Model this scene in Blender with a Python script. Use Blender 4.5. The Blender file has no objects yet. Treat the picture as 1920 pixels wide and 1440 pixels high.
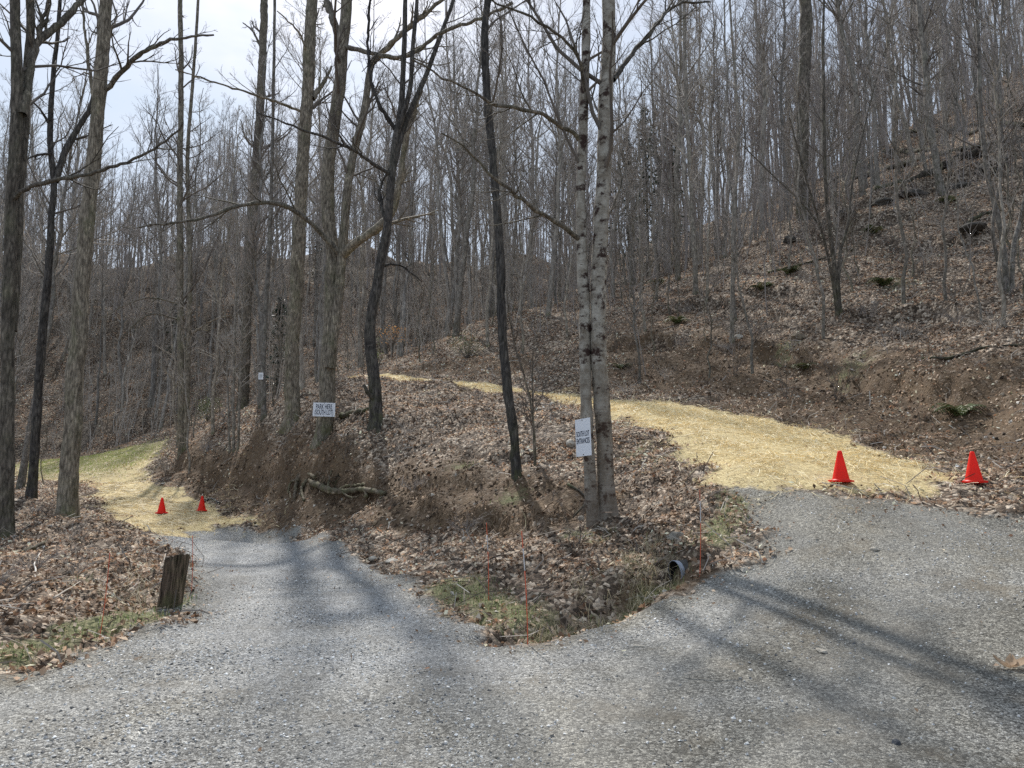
import bpy, math, random
import numpy as np
from mathutils import Vector, Matrix, Euler

random.seed(7)
RNG = np.random.default_rng(11)
sc = bpy.context.scene
COL = sc.collection
PI = math.pi

# ------------------------------------------------------------------ camera model
F = 1442.0                       # focal length in photo pixels (1920 wide)
HORIZON = 880.0
PITCH = math.atan((HORIZON - 720.0) / F)
CAMZ = 1.6
cp, sp = math.cos(PITCH), math.sin(PITCH)


def ray(px, py):
    a = (px - 960.0) / F
    b = (720.0 - py) / F
    return np.array([a, cp - b * sp, sp + b * cp])


def px3(px, py, Y):
    """world point seen at a photo pixel, at distance Y ahead"""
    d = ray(px, py)
    return np.array([0, 0, CAMZ]) + d * (Y / d[1])


# ------------------------------------------------------------------ noise helpers
def _hash(ix, iy, seed):
    h = (ix.astype(np.int64) * 374761393 + iy.astype(np.int64) * 668265263 + seed * 974634277) & 0xFFFFFFFF
    h = ((h ^ (h >> 13)) * 1274126177) & 0xFFFFFFFF
    h = (h ^ (h >> 16)) & 0xFFFFFFFF
    return h / 4294967295.0


def vnoise(x, y, seed=0):
    xi, yi = np.floor(x), np.floor(y)
    fx, fy = x - xi, y - yi
    fx = fx * fx * (3 - 2 * fx)
    fy = fy * fy * (3 - 2 * fy)
    a = _hash(xi, yi, seed)
    b = _hash(xi + 1, yi, seed)
    c = _hash(xi, yi + 1, seed)
    d = _hash(xi + 1, yi + 1, seed)
    return (a * (1 - fx) + b * fx) * (1 - fy) + (c * (1 - fx) + d * fx) * fy


def fbm(x, y, octaves=3, seed=0):
    s, amp, tot = 0.0, 1.0, 0.0
    for o in range(octaves):
        s = s + amp * (vnoise(x * 2 ** o + 13.7 * o, y * 2 ** o - 7.3 * o, seed + o) - 0.5)
        tot += amp
        amp *= 0.5
    return s / tot * 2


def sstep(a, b, x):
    t = np.clip((x - a) / (b - a), 0, 1)
    return t * t * (3 - 2 * t)


# ------------------------------------------------------------------ terrain heights
CP = []
for p in [
    # forecourt and left drive
    (985, 1210, 7.0), (300, 1200, 7.2), (0, 1250, 6.2), (180, 1195, 7.3), (330, 1145, 8.7), (640, 1200, 7.2),
    (560, 1100, 10.5), (420, 1060, 12.8), (450, 1015, 16.8), (640, 1080, 11.6), (740, 1060, 12.8), (820, 1110, 10.4), (890, 1190, 7.6),
    (600, 1010, 17.6), (290, 1010, 17.5), (560, 990, 20.3), (300, 990, 20.2), (430, 985, 20.5),
    # left field
    (303, 961, 22.3), (378, 957, 22.8), (200, 905, 31), (290, 860, 38), (300, 836, 46), (120, 868, 44), (60, 890, 40), (180, 935, 25), (378, 975, 21.2), (440, 968, 22.2), (345, 945, 24.2), (300, 935, 25.6), (380, 943, 24.6),
    # left bank
    (110, 978, 15.6), (10, 1012, 15), (20, 1100, 10), (120, 1080, 10.2), (60, 945, 19), (240, 1080, 10.4), (250, 1040, 13),
    # cut bank by the left drive
    (500, 955, 23.2), (430, 925, 27), (335, 888, 33), (310, 850, 41), (440, 850, 29.6), (345, 855, 36.0), (550, 795, 23.4), (605, 825, 20.6),
    (650, 985, 17.6), (640, 915, 19.0), (713, 800, 20.2), (720, 920, 17.2), (480, 790, 27), (400, 800, 34), (560, 930, 21.3), (470, 890, 25.2),
    # bank between the two drives
    (975, 905, 14.2), (850, 970, 14.2), (800, 880, 16.8), (915, 1110, 10.0), (950, 1050, 10.9), (1000, 1110, 9.2), (1115, 985, 12), (1110, 1065, 9.9),
    (1250, 950, 11.6), (1250, 885, 13.2), (1100, 850, 15.5), (1000, 800, 18), (800, 765, 22.0), (700, 742, 24.3), (1200, 1080, 8.9), (860, 1060, 11.9),
    (1312, 1078, 8.95), (1230, 1122, 8.1), (1100, 1172, 7.6), (1390, 985, 10.1), (1350, 1020, 9.7),
    # upper drive: left edge then right edge
    (1330, 882, 11.8), (1250, 812, 15.4), (1150, 776, 18.5), (1000, 741, 22.5), (850, 721, 26), (640, 711, 29),
    (1577, 905, 11.0), (1825, 910, 11.0), (1560, 812, 17), (1340, 771, 20), (1150, 753, 24), (1000, 731, 27), (850, 716, 30), (680, 706, 33),
    (1400, 980, 9.8), (1600, 1000, 8.9), (1800, 1000, 9.0), (1500, 1100, 7.8), (1750, 1120, 7.2), (1900, 1060, 7.6), (1300, 1180, 6.9), (1920, 985, 9.4),
    # right hillside
    (1920, 862, 13), (1720, 825, 15.6), (1560, 735, 20.2), (1400, 680, 24), (1200, 668, 27.5), (1740, 650, 19), (1920, 655, 16.8), (1575, 592, 23.5),
    (1305, 552, 33), (1505, 420, 33), (1880, 560, 20.5), (1920, 400, 27), (1920, 230, 38), (1700, 330, 37), (1200, 545, 40), (1420, 470, 46),
    (1600, 350, 52), (1800, 210, 58), (1920, 130, 64), (740, 692, 36), (820, 655, 37.5), (950, 592, 40), (1080, 640, 31), (1370, 648, 25.5), (1650, 480, 28),
    # valley and far ridge
    (640, 720, 40), (480, 760, 45), (200, 835, 60), (0, 858, 56), (340, 800, 60), (600, 690, 62), (800, 640, 66), (300, 640, 84), (600, 590, 86), (60, 650, 84),
    (200, 505, 112), (400, 492, 112), (600, 490, 112), (820, 500, 112), (0, 520, 112), (1000, 520, 100), (1150, 500, 92),
]:
    CP.append(px3(*p))
for x in (-30, -16, -9, -4.5, 0, 4.5, 9, 16, 30):
    for y, z in ((-14, 0), (-4, 0), (1.5, 0), (4.2, 0)):
        CP.append(np.array([x, y, z + (0.02 * max(0, x) if y > 0 else 0)]))
for x, y, z in [(-16, 8, -0.4), (-26, 14, -0.8), (-24, 24, 0.3), (-34, 40, 1.6), (-22, 32, 0.7), (-45, 60, 3.5), (-70, 84, 15), (-90, 112, 28), (-130, 60, 12), (-130, 130, 34),
                (-60, 20, -0.5), (-100, 0, 0), (14, 9, 2.6), (20, 10, 6.0), (26, 20, 13), (34, 14, 16), (50, 0, 22), (40, 34, 25), (55, 60, 39), (80, 80, 46), (100, 40, 46), (130, 120, 50),
                (60, 110, 34), (20, 112, 29), (0, 140, 31), (-60, 150, 30), (60, 150, 34), (30, -10, 4), (60, -30, 10), (130, -30, 20), (-130, -30, 0), (0, -30, 0), (150, 170, 45), (-150, 170, 30), (0, 175, 28)]:
    CP.append(np.array([x, y, z], float))
CP = np.array(CP)
_c2 = 1.2 ** 2


def _phi(dx, dy):
    return np.sqrt(dx * dx + dy * dy + _c2)


_n = len(CP)
_A = np.zeros((_n + 3, _n + 3))
_A[:_n, :_n] = _phi(CP[:, None, 0] - CP[None, :, 0], CP[:, None, 1] - CP[None, :, 1]) - np.eye(_n) * 0.12
_A[:_n, _n:] = np.column_stack([np.ones(_n), CP[:, :2]])
_A[_n:, :_n] = _A[:_n, _n:].T
_W = np.linalg.solve(_A, np.concatenate([CP[:, 2], np.zeros(3)]))


def H0(x, y):
    x = np.asarray(x, float)
    y = np.asarray(y, float)
    sh = x.shape
    x, y = x.ravel(), y.ravel()
    out = np.empty(x.shape)
    for i in range(0, len(x), 20000):
        xx, yy = x[i:i + 20000], y[i:i + 20000]
        out[i:i + 20000] = _phi(xx[:, None] - CP[None, :, 0], yy[:, None] - CP[None, :, 1]) @ _W[:_n] + _W[_n] + _W[_n + 1] * xx + _W[_n + 2] * yy
    return out.reshape(sh)


def ground0(px, py, y0=3.0, y1=130.0):
    """first hit of a photo ray on the smooth terrain -> XY"""
    d = ray(px, py)
    ys = np.concatenate([np.arange(y0, 45, 0.05), np.arange(45, y1, 0.4)])
    P = np.array([0, 0, CAMZ])[None] + d[None] * (ys / d[1])[:, None]
    below = P[:, 2] < H0(P[:, 0], P[:, 1])
    i = int(np.argmax(below)) if below.any() else len(ys) - 1
    return P[i]


# ------------------------------------------------------------------ zones on the ground (world XY polygons)
def gpoly(pts):
    return [tuple(ground0(*p)[:2]) for p in pts]


def epoly(pts):
    return [tuple(px3(*p)[:2]) for p in pts]


GRAVEL = gpoly([(0, 1275), (150, 1218), (300, 1172), (372, 1125), (335, 1060), (290, 1022), (285, 1004), (340, 994), (450, 986), (540, 986), (600, 1012), (680, 1047), (760, 1082),
                (830, 1130), (890, 1188), (930, 1206), (985, 1214), (1060, 1194), (1130, 1172), (1230, 1128), (1310, 1090), (1400, 1050), (1425, 1000), (1405, 950), (1335, 905),
                (1345, 893), (1450, 912), (1560, 928), (1700, 945), (1800, 962), (1920, 985)]) + [(12, 8.6), (30, 7), (30, -16), (-30, -16), (-30, 0.5), (-12, 3.6), (-7, 5.1)]
STRAW_UP = epoly([(1335, 890, 11.6), (1290, 845, 13.4), (1250, 812, 15.3), (1150, 776, 18.5), (1000, 741, 22.5), (850, 721, 26), (640, 711, 29), (560, 706, 32), (640, 705, 33), (850, 716.5, 29.2), (1000, 732, 26.2), (1150, 753, 23.7),
                  (1340, 771, 20), (1560, 812, 17), (1650, 845, 14.4)]) + gpoly([(1760, 885), (1805, 905), (1700, 918), (1580, 922), (1450, 908)])
STRAW_L = gpoly([(285, 1004), (340, 994), (450, 986), (490, 988), (448, 976), (412, 964), (348, 930), (296, 910), (268, 886), (284, 862)]) + epoly([(306, 836, 47), (200, 848, 50), (60, 872, 48), (0, 885, 44)]) + \
    gpoly([(40, 903), (150, 906), (180, 930), (200, 960), (240, 985)])
DITCH = [ground0(*p)[:2] for p in [(962, 1188), (1010, 1176), (1110, 1140), (1180, 1105), (1248, 1068)]]


def sdist(poly, x, y):
    """signed distance, positive inside"""
    x = np.asarray(x, float)
    y = np.asarray(y, float)
    best = np.full(x.shape, 1e9)
    ins = np.zeros(x.shape, bool)
    n = len(poly)
    for i in range(n):
        ax, ay = poly[i]
        bx, by = poly[(i + 1) % n]
        ex, ey = bx - ax, by - ay
        t = np.clip(((x - ax) * ex + (y - ay) * ey) / (ex * ex + ey * ey + 1e-12), 0, 1)
        best = np.minimum(best, (x - ax - t * ex) ** 2 + (y - ay - t * ey) ** 2)
        cond = (ay > y) != (by > y)
        with np.errstate(divide='ignore', invalid='ignore'):
            xi = ax + (y - ay) * ex / (ey if ey != 0 else 1e-12)
        ins ^= cond & (x < xi)
    d = np.sqrt(best)
    return np.where(ins, d, -d)


def ldist(line, x, y):
    best = np.full(np.shape(x), 1e9)
    for (ax, ay), (bx, by) in zip(line[:-1], line[1:]):
        ex, ey = bx - ax, by - ay
        t = np.clip(((x - ax) * ex + (y - ay) * ey) / (ex * ex + ey * ey + 1e-12), 0, 1)
        best = np.minimum(best, (x - ax - t * ex) ** 2 + (y - ay - t * ey) ** 2)
    return np.sqrt(best)


def zones(x, y):
    wob = fbm(x * 1.3, y * 1.3, 3, 5) * 0.32 + fbm(x * 5, y * 5, 3, 9) * 0.2
    g = sstep(-0.22, 0.22, sdist(GRAVEL, x, y) + wob)
    s = np.maximum(sstep(-0.3, 0.3, sdist(STRAW_UP, x, y) + wob * 1.3), sstep(-0.4, 0.4, sdist(STRAW_L, x, y) + wob * 1.5))
    g = g * (1 - s)
    return g, s


FACE = gpoly([(285, 872), (340, 862), (440, 858), (560, 880), (640, 850), (760, 865), (900, 845), (1000, 905), (1080, 940), (1090, 985), (1000, 1012), (850, 992), (720, 992), (600, 992), (500, 972), (400, 942), (320, 905)])
HILLFACE = gpoly([(1150, 735), (1160, 600), (1300, 590), (1450, 640), (1600, 690), (1750, 710), (1915, 740), (1915, 830), (1700, 800), (1450, 745)])
MOUND = ground0(1295, 1058)[:2]
LIPS = [([(535, 893), (580, 897), (650, 903), (735, 912)], 0.34), ([(845, 968), (900, 975), (960, 978), (1030, 985), (1065, 975)], 0.26), ([(320, 868), (390, 878), (460, 885), (535, 893)], 0.3),
        ([(770, 905), (840, 918), (930, 920)], 0.2), ([(860, 845), (930, 858), (1010, 868), (1060, 862)], 0.2), ([(1170, 650), (1230, 640), (1290, 648)], 0.45), ([(1390, 660), (1460, 665), (1530, 690)], 0.45),
        ([(1560, 700), (1640, 715), (1740, 735), (1850, 750)], 0.35), ([(1420, 560), (1480, 552), (1540, 566)], 0.35), ([(820, 640), (900, 632), (970, 612)], 0.35), ([(225, 1120), (255, 1092), (285, 1078)], 0.22), ([(640, 800), (700, 812), (760, 806)], 0.2), ([(1600, 392), (1720, 362), (1810, 335), (1905, 300)], 1.0), ([(1560, 440), (1640, 425), (1720, 400)], 0.7), ([(1420, 455), (1490, 445), (1560, 452)], 0.7),
        ([(1700, 470), (1800, 455), (1905, 440)], 0.6), ([(1240, 585), (1320, 572), (1400, 580)], 0.5), ([(1640, 600), (1740, 585), (1850, 600)], 0.45), ([(1660, 320), (1780, 285), (1900, 240)], 0.9)]
LIPS = [([tuple(ground0(*p)[:2]) for p in pts], a) for pts, a in LIPS]


def lips(x, y):
    z = np.zeros(np.shape(x))
    for line, A in LIPS:
        d = ldist(line, x, y)
        near = d < 3.0
        if not near.any():
            continue
        xs, ys, ds = x[near], y[near], d[near]
        # uphill side of the line = farther from the camera
        best = np.full(xs.shape, 1e9)
        sg = np.ones(xs.shape)
        for (ax, ay), (bx, by) in zip(line[:-1], line[1:]):
            ex, ey = bx - ax, by - ay
            t = np.clip(((xs - ax) * ex + (ys - ay) * ey) / (ex * ex + ey * ey + 1e-12), 0, 1)
            dx, dy = xs - ax - t * ex, ys - ay - t * ey
            q = dx * dx + dy * dy
            cr = ex * dy - ey * dx
            up = cr * (1 if ex > 0 else -1)
            m = q < best
            best = np.where(m, q, best)
            sg = np.where(m, np.where(up >= 0, 1.0, -1.0), sg)
        sd = sg * ds + 0.16 * fbm(xs * 2.2, ys * 2.2, 3, 71)
        a_end = np.minimum(np.hypot(xs - line[0][0], ys - line[0][1]), np.hypot(xs - line[-1][0], ys - line[-1][1]))
        ends = sstep(0, 0.8, a_end)
        z[near] += A * ends * (sstep(-0.07, 0.07, sd) * np.exp(-np.maximum(sd, 0) / 0.8) * 0.75 - 0.45 * np.exp(-((sd + 0.22) / 0.24) ** 2))
    return z


def HF(x, y, detail=True):
    """final ground height"""
    z = H0(x, y)
    dd = ldist(DITCH, x, y)
    z = z - 0.36 * np.exp(-(dd / 0.3) ** 2)
    z = z + sstep(62, 100, y) * (fbm(x * 0.035, y * 0.035, 2, 301) * 7 + fbm(x * 0.12, y * 0.12, 2, 302) * 2.2) + sstep(44, 60, y) * fbm(x * 0.27, y * 0.27, 2, 303) * 1.3
    if detail:
        g, s = zones(x, y)
        road = np.clip(g + s, 0, 1)
        amp = (1 - road)
        zb = z.copy()
        calm = 1 - 0.8 * np.maximum(sstep(-0.6, 0.3, sdist(FACE, x, y)), 0.7 * sstep(-0.8, 0.3, sdist(HILLFACE, x, y)))
        near = 1 / (1 + (np.maximum(y, 0) / 60) ** 2)
        rid = 1 - np.abs(fbm(x * 1.7, y * 1.7, 3, 23)) * 2.2
        z = z + amp * (fbm(x * 0.9, y * 0.9, 3, 21) * 0.18 + (rid * 0.08 + fbm(x * 3.3, y * 3.3, 2, 31) * 0.085) * near * calm + (1 - calm) * fbm(x * 1.4, y * 1.4, 2, 33) * 0.12 + fbm(x * 0.6, y * 0.6, 3, 37) * 0.35 * sstep(6, 16, zb))
        z = z + lips(x, y) * amp
        mc = MOUND
        z = z + 0.2 * np.exp(-((x - mc[0]) ** 2 + (y - mc[1]) ** 2) / 0.09)
        z = z + road * (fbm(x * 0.7, y * 0.7, 2, 41) * 0.035 + fbm(x * 9, y * 9, 2, 51) * 0.006)
    return z


def gz(x, y):
    return float(HF(np.array([x]), np.array([y]))[0])


def G(px, py, y0=3.0):
    p = ground0(px, py, y0)
    return np.array([p[0], p[1], gz(p[0], p[1])])


# ------------------------------------------------------------------ mesh plumbing
class MB:
    def __init__(self):
        self.v, self.q, self.t, self.c, self.n = [], [], [], [], 0

    def add(self, v, quads=None, tris=None, col=None):
        v = np.asarray(v, np.float32).reshape(-1, 3)
        self.v.append(v)
        if quads is not None and len(quads):
            self.q.append(np.asarray(quads, np.int64).reshape(-1, 4) + self.n)
        if tris is not None and len(tris):
            self.t.append(np.asarray(tris, np.int64).reshape(-1, 3) + self.n)
        if col is None:
            col = np.ones((len(v), 3), np.float32)
        col = np.asarray(col, np.float32)
        if col.ndim == 1:
            col = np.tile(col, (len(v), 1))
        self.c.append(col)
        self.n += len(v)

    def mesh(self, name, mat, smooth=True, origin=None, colour=True):
        me = bpy.data.meshes.new(name)
        v = np.concatenate(self.v)
        if origin is not None:
            v = v - np.asarray(origin, np.float32)
        q = np.concatenate(self.q) if self.q else np.zeros((0, 4), np.int64)
        t = np.concatenate(self.t) if self.t else np.zeros((0, 3), np.int64)
        me.vertices.add(len(v))
        me.vertices.foreach_set('co', v.astype(np.float32).ravel())
        nl = len(q) * 4 + len(t) * 3
        me.loops.add(nl)
        me.loops.foreach_set('vertex_index', np.concatenate([q.ravel(), t.ravel()]).astype(np.int32))
        me.polygons.add(len(q) + len(t))
        ls = np.concatenate([np.arange(len(q)) * 4, len(q) * 4 + np.arange(len(t)) * 3]).astype(np.int32)
        me.polygons.foreach_set('loop_start', ls)
        me.polygons.foreach_set('use_smooth', np.full(len(q) + len(t), smooth))
        if colour:
            a = me.attributes.new('col', 'FLOAT_COLOR', 'POINT')
            c = np.concatenate(self.c)
            a.data.foreach_set('color', np.column_stack([c, np.ones(len(c))]).astype(np.float32).ravel())
        me.update(calc_edges=True)
        me.validate()
        if mat:
            me.materials.append(mat)
        return me

    def obj(self, name, mat, parent=None, origin=None, smooth=True):
        o = bpy.data.objects.new(name, self.mesh(name, mat, smooth, origin))
        COL.objects.link(o)
        if parent is not None:
            o.parent = parent
        elif origin is not None:
            o.location = origin
        return o


def tag(o, label=None, cat=None, group=None, kind=None):
    if label: o['label'] = label
    if cat: o['category'] = cat
    if group: o['group'] = group
    if kind: o['kind'] = kind
    return o


def thing(name, loc, label, cat, group=None):
    o = bpy.data.objects.new(name, None)
    o.empty_display_size = 0.2
    COL.objects.link(o)
    o.location = loc
    return tag(o, label, cat, group)


def tubes(P, R, k=6, rough=0.0, caps=False, ang=None):
    """P (m,n,3) paths, R (m,n) radii -> verts, quads"""
    P = np.asarray(P, float)
    R = np.asarray(R, float)
    m, n, _ = P.shape
    T = np.gradient(P, axis=1)
    T /= np.linalg.norm(T, axis=2, keepdims=True) + 1e-9
    mean = P[:, -1] - P[:, 0]
    mean /= np.linalg.norm(mean, axis=1, keepdims=True) + 1e-9
    ref = np.where(np.abs(mean[:, 2:3]) > 0.8, np.array([[1.0, 0.13, 0]]), np.array([[0, 0.11, 1.0]]))
    U = np.cross(T, ref[:, None, :])
    U /= np.linalg.norm(U, axis=2, keepdims=True) + 1e-9
    V = np.cross(T, U)
    a = np.linspace(0, 2 * PI, k, endpoint=False)
    rr = R[:, :, None] * np.ones(k)[None, None]
    if ang is not None:
        rr = rr * ang
    if rough:
        rr = rr * (1 + rough * RNG.standard_normal(rr.shape))
    vv = P[:, :, None, :] + rr[..., None] * (np.cos(a)[None, None, :, None] * U[:, :, None, :] + np.sin(a)[None, None, :, None] * V[:, :, None, :])
    idx = np.arange(m * n * k).reshape(m, n, k)
    nx = np.roll(idx, -1, axis=2)
    quads = np.stack([idx[:, :-1], nx[:, :-1], nx[:, 1:], idx[:, 1:]], axis=-1).reshape(-1, 4)
    vv = vv.reshape(-1, 3)
    tris = None
    if caps:
        c0 = len(vv)
        vv = np.concatenate([vv, P[:, 0], P[:, -1]])
        tr = []
        for i in range(m):
            for j in range(k):
                tr.append((idx[i, 0, (j + 1) % k], idx[i, 0, j], c0 + i))
                tr.append((idx[i, -1, j], idx[i, -1, (j + 1) % k], c0 + m + i))
        tris = tr
    return vv, quads, tris


def spline(pts, step):
    """Catmull-Rom through points, resampled"""
    pts = np.asarray(pts, float)
    p = np.vstack([2 * pts[0] - pts[1], pts, 2 * pts[-1] - pts[-2]])
    out = []
    for i in range(1, len(p) - 2):
        L = np.linalg.norm(p[i + 1] - p[i])
        n = max(2, int(L / step))
        t = np.linspace(0, 1, n, endpoint=False)[:, None]
        a, b, c, d = p[i - 1], p[i], p[i + 1], p[i + 2]
        out.append(0.5 * ((2 * b) + (-a + c) * t + (2 * a - 5 * b + 4 * c - d) * t ** 2 + (-a + 3 * b - 3 * c + d) * t ** 3))
    out.append(pts[-1:])
    return np.vstack(out)


# ------------------------------------------------------------------ materials
def newmat(name):
    m = bpy.data.materials.new(name)
    m.use_nodes = True
    nt = m.node_tree
    nt.nodes.clear()
    out = nt.nodes.new('ShaderNodeOutputMaterial')
    b = nt.nodes.new('ShaderNodeBsdfPrincipled')
    b.inputs['Roughness'].default_value = 0.85
    b.inputs['Specular IOR Level'].default_value = 0.25
    nt.links.new(b.outputs[0], out.inputs[0])
    return m, nt, b


class NT:
    def __init__(self, nt):
        self.nt = nt

    def n(self, t, **kw):
        n = self.nt.nodes.new(t)
        for k, v in kw.items():
            setattr(n, k, v)
        return n

    def set(self, sock, v):
        if hasattr(v, 'links') or isinstance(v, bpy.types.NodeSocket):
            self.nt.links.new(v, sock)
        else:
            sock.default_value = v

    def noise(self, vec, scale, detail=3, rough=0.6):
        n = self.n('ShaderNodeTexNoise')
        self.set(n.inputs['Vector'], vec)
        n.inputs['Scale'].default_value = scale
        n.inputs['Detail'].default_value = detail
        n.inputs['Roughness'].default_value = rough
        return n.outputs['Fac']

    def vor(self, vec, scale, feature='F1', rnd=1.0):
        n = self.n('ShaderNodeTexVoronoi', feature=feature)
        self.set(n.inputs['Vector'], vec)
        n.inputs['Scale'].default_value = scale
        n.inputs['Randomness'].default_value = rnd
        return n

    def math(self, op, a, b=0.0, c=0.0, clamp=False):
        n = self.n('ShaderNodeMath', operation=op, use_clamp=clamp)
        self.set(n.inputs[0], a)
        self.set(n.inputs[1], b)
        self.set(n.inputs[2], c)
        return n.outputs[0]

    def ramp(self, fac, stops):
        n = self.n('ShaderNodeValToRGB')
        self.set(n.inputs[0], fac)
        el = n.color_ramp.elements
        while len(el) < len(stops):
            el.new(0.5)
        for e, (p, c) in zip(el, stops):
            e.position = p
            e.color = (*c, 1) if len(c) == 3 else c
        return n.outputs[0]

    def mix(self, fac, a, b, mode='MIX'):
        n = self.n('ShaderNodeMix', data_type='RGBA', blend_type=mode)
        self.set(n.inputs[0], fac)
        self.set(n.inputs[6], a if not isinstance(a, tuple) else (*a, 1))
        self.set(n.inputs[7], b if not isinstance(b, tuple) else (*b, 1))
        return n.outputs[2]

    def attr(self, name, color=False):
        n = self.n('ShaderNodeAttribute', attribute_name=name)
        return n.outputs['Color'] if color else n.outputs['Fac']

    def pos(self):
        return self.n('ShaderNodeNewGeometry').outputs['Position']

    def objco(self, scale=(1, 1, 1)):
        t = self.n('ShaderNodeTexCoord').outputs['Object']
        m = self.n('ShaderNodeMapping')
        self.set(m.inputs[0], t)
        m.inputs['Scale'].default_value = scale
        return m.outputs[0]

    def mapping(self, vec, scale=(1, 1, 1), rot=(0, 0, 0)):
        m = self.n('ShaderNodeMapping')
        self.set(m.inputs[0], vec)
        m.inputs['Scale'].default_value = scale
        m.inputs['Rotation'].default_value = rot
        return m.outputs[0]

    def bump(self, b, h, strength=0.5, dist=0.02):
        n = self.n('ShaderNodeBump')
        n.inputs['Strength'].default_value = strength
        n.inputs['Distance'].default_value = dist
        self.set(n.inputs['Height'], h)
        self.set(b.inputs['Normal'], n.outputs[0])


def mat_ground():
    m, nt, b = newmat('ground_cover')
    k = NT(nt)
    P = k.pos()
    # warp so that cells are not round
    wn = k.n('ShaderNodeTexNoise')
    k.set(wn.inputs['Vector'], P)
    wn.inputs['Scale'].default_value = 9
    wv = k.n('ShaderNodeVectorMath', operation='MULTIPLY_ADD')
    k.set(wv.inputs[0], wn.outputs['Color'])
    wv.inputs[1].default_value = (0.08, 0.08, 0.08)
    k.set(wv.inputs[2], P)
    W = wv.outputs[0]
    big = k.noise(P, 0.35, 3)
    mid = k.noise(P, 2.2, 4)
    fine = k.noise(P, 34, 4, 0.7)
    # leaf litter
    v1 = k.vor(W, 15)
    leafr = k.n('ShaderNodeSeparateColor')
    k.set(leafr.inputs[0], v1.outputs['Color'])
    leafc = k.ramp(leafr.outputs[0], [(0.0, (0.035, 0.024, 0.016)), (0.3, (0.1, 0.072, 0.05)), (0.6, (0.25, 0.185, 0.132)), (0.85, (0.48, 0.39, 0.295)), (1.0, (0.62, 0.52, 0.41))])
    edge = k.vor(W, 15, 'DISTANCE_TO_EDGE').outputs['Distance']
    leafc = k.mix(k.math('MULTIPLY', k.math('SUBTRACT', 1.0, k.math('MULTIPLY', edge, 14, clamp=True)), 0.7), leafc, (0.022, 0.016, 0.011))
    leafc = k.mix(k.math('MULTIPLY', k.math('SUBTRACT', mid, 0.42, clamp=True), 2.2, clamp=True), leafc, (0.055, 0.04, 0.028))
    leafc = k.mix(k.attr('far_shade'), leafc, k.mix(1.0, leafc, (0.5, 0.49, 0.47), 'MULTIPLY'))  # shade of the far slope painted in by darkening the litter colour
    # bare soil
    soilc = k.ramp(k.math('ADD', k.math('MULTIPLY', mid, 0.6), k.math('MULTIPLY', fine, 0.4)), [(0.25, (0.04, 0.026, 0.015)), (0.5, (0.115, 0.075, 0.043)), (0.75, (0.23, 0.16, 0.095))])
    dirt = k.math('ADD', k.attr('dirt'), k.math('MULTIPLY', k.math('SUBTRACT', mid, 0.5), 1.2))
    dirtm = k.math('MULTIPLY', k.math('SUBTRACT', dirt, 0.22), 2.6, clamp=True)
    dirtm = k.math('MULTIPLY', dirtm, k.math('ADD', 0.6, k.math('MULTIPLY', leafr.outputs[1], 0.7)), clamp=True)
    base = k.mix(dirtm, leafc, soilc)
    # green
    grass = k.math('ADD', k.attr('grass'), k.math('MULTIPLY', k.math('SUBTRACT', k.noise(P, 5, 4), 0.5), 1.4))
    grassm = k.math('MULTIPLY', k.math('SUBTRACT', grass, 0.4), 2.5, clamp=True)
    grassc = k.ramp(fine, [(0.3, (0.06, 0.065, 0.028)), (0.5, (0.16, 0.16, 0.075)), (0.7, (0.3, 0.27, 0.15))])
    base = k.mix(grassm, base, grassc)
    # gravel
    g1 = k.vor(W, 62)
    g2 = k.vor(P, 140)
    s1 = k.n('ShaderNodeSeparateColor')
    k.set(s1.inputs[0], g1.outputs['Color'])
    s2 = k.n('ShaderNodeSeparateColor')
    k.set(s2.inputs[0], g2.outputs['Color'])
    gv = k.math('ADD', k.math('MULTIPLY', s1.outputs[0], 0.55), k.math('MULTIPLY', s2.outputs[0], 0.45))
    gcol = k.ramp(gv, [(0.14, (0.09, 0.091, 0.092)), (0.4, (0.3, 0.302, 0.3)), (0.62, (0.54, 0.54, 0.53)), (0.86, (0.86, 0.855, 0.835))])
    gbrn = k.ramp(gv, [(0.14, (0.05, 0.046, 0.037)), (0.42, (0.18, 0.167, 0.138)), (0.62, (0.31, 0.29, 0.245)), (0.88, (0.58, 0.55, 0.47))])
    brn = k.math('ADD', k.attr('worn'), k.math('MULTIPLY', k.math('SUBTRACT', big, 0.5), 1.5))
    brn = k.math('ADD', brn, k.math('MULTIPLY', k.math('SUBTRACT', mid, 0.5), 0.8), clamp=True)
    gcol = k.mix(brn, gcol, gbrn)
    soilp = k.math('MULTIPLY', k.math('SUBTRACT', k.noise(P, 1.1, 6, 0.72), 0.52, clamp=True), 5.5, clamp=True)
    gcol = k.mix(k.math('MULTIPLY', soilp, k.math('MULTIPLY_ADD', brn, 0.6, 0.1)), gcol, k.ramp(fine, [(0.3, (0.1, 0.08, 0.055)), (0.7, (0.33, 0.27, 0.19))]))
    tr = k.noise(k.mapping(P, (1.1, 0.22, 1), (0, 0, 0.22)), 1.3, 4, 0.6)
    gcol = k.mix(1.0, gcol, k.ramp(tr, [(0.3, (0.6, 0.6, 0.6)), (0.5, (0.88, 0.88, 0.88)), (0.7, (1.18, 1.16, 1.12))]), 'MULTIPLY')
    gedge = k.vor(W, 62, 'DISTANCE_TO_EDGE').outputs['Distance']
    gcol = k.mix(k.math('MULTIPLY', k.math('SUBTRACT', 1.0, k.math('MULTIPLY', gedge, 9, clamp=True)), 0.6), gcol, (0.075, 0.073, 0.068))
    gcol = k.mix(k.math('MULTIPLY', k.attr('track'), 0.42), gcol, k.mix(0.45, gcol, k.ramp(fine, [(0.3, (0.24, 0.233, 0.217)), (0.7, (0.5, 0.49, 0.465))])))
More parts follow.
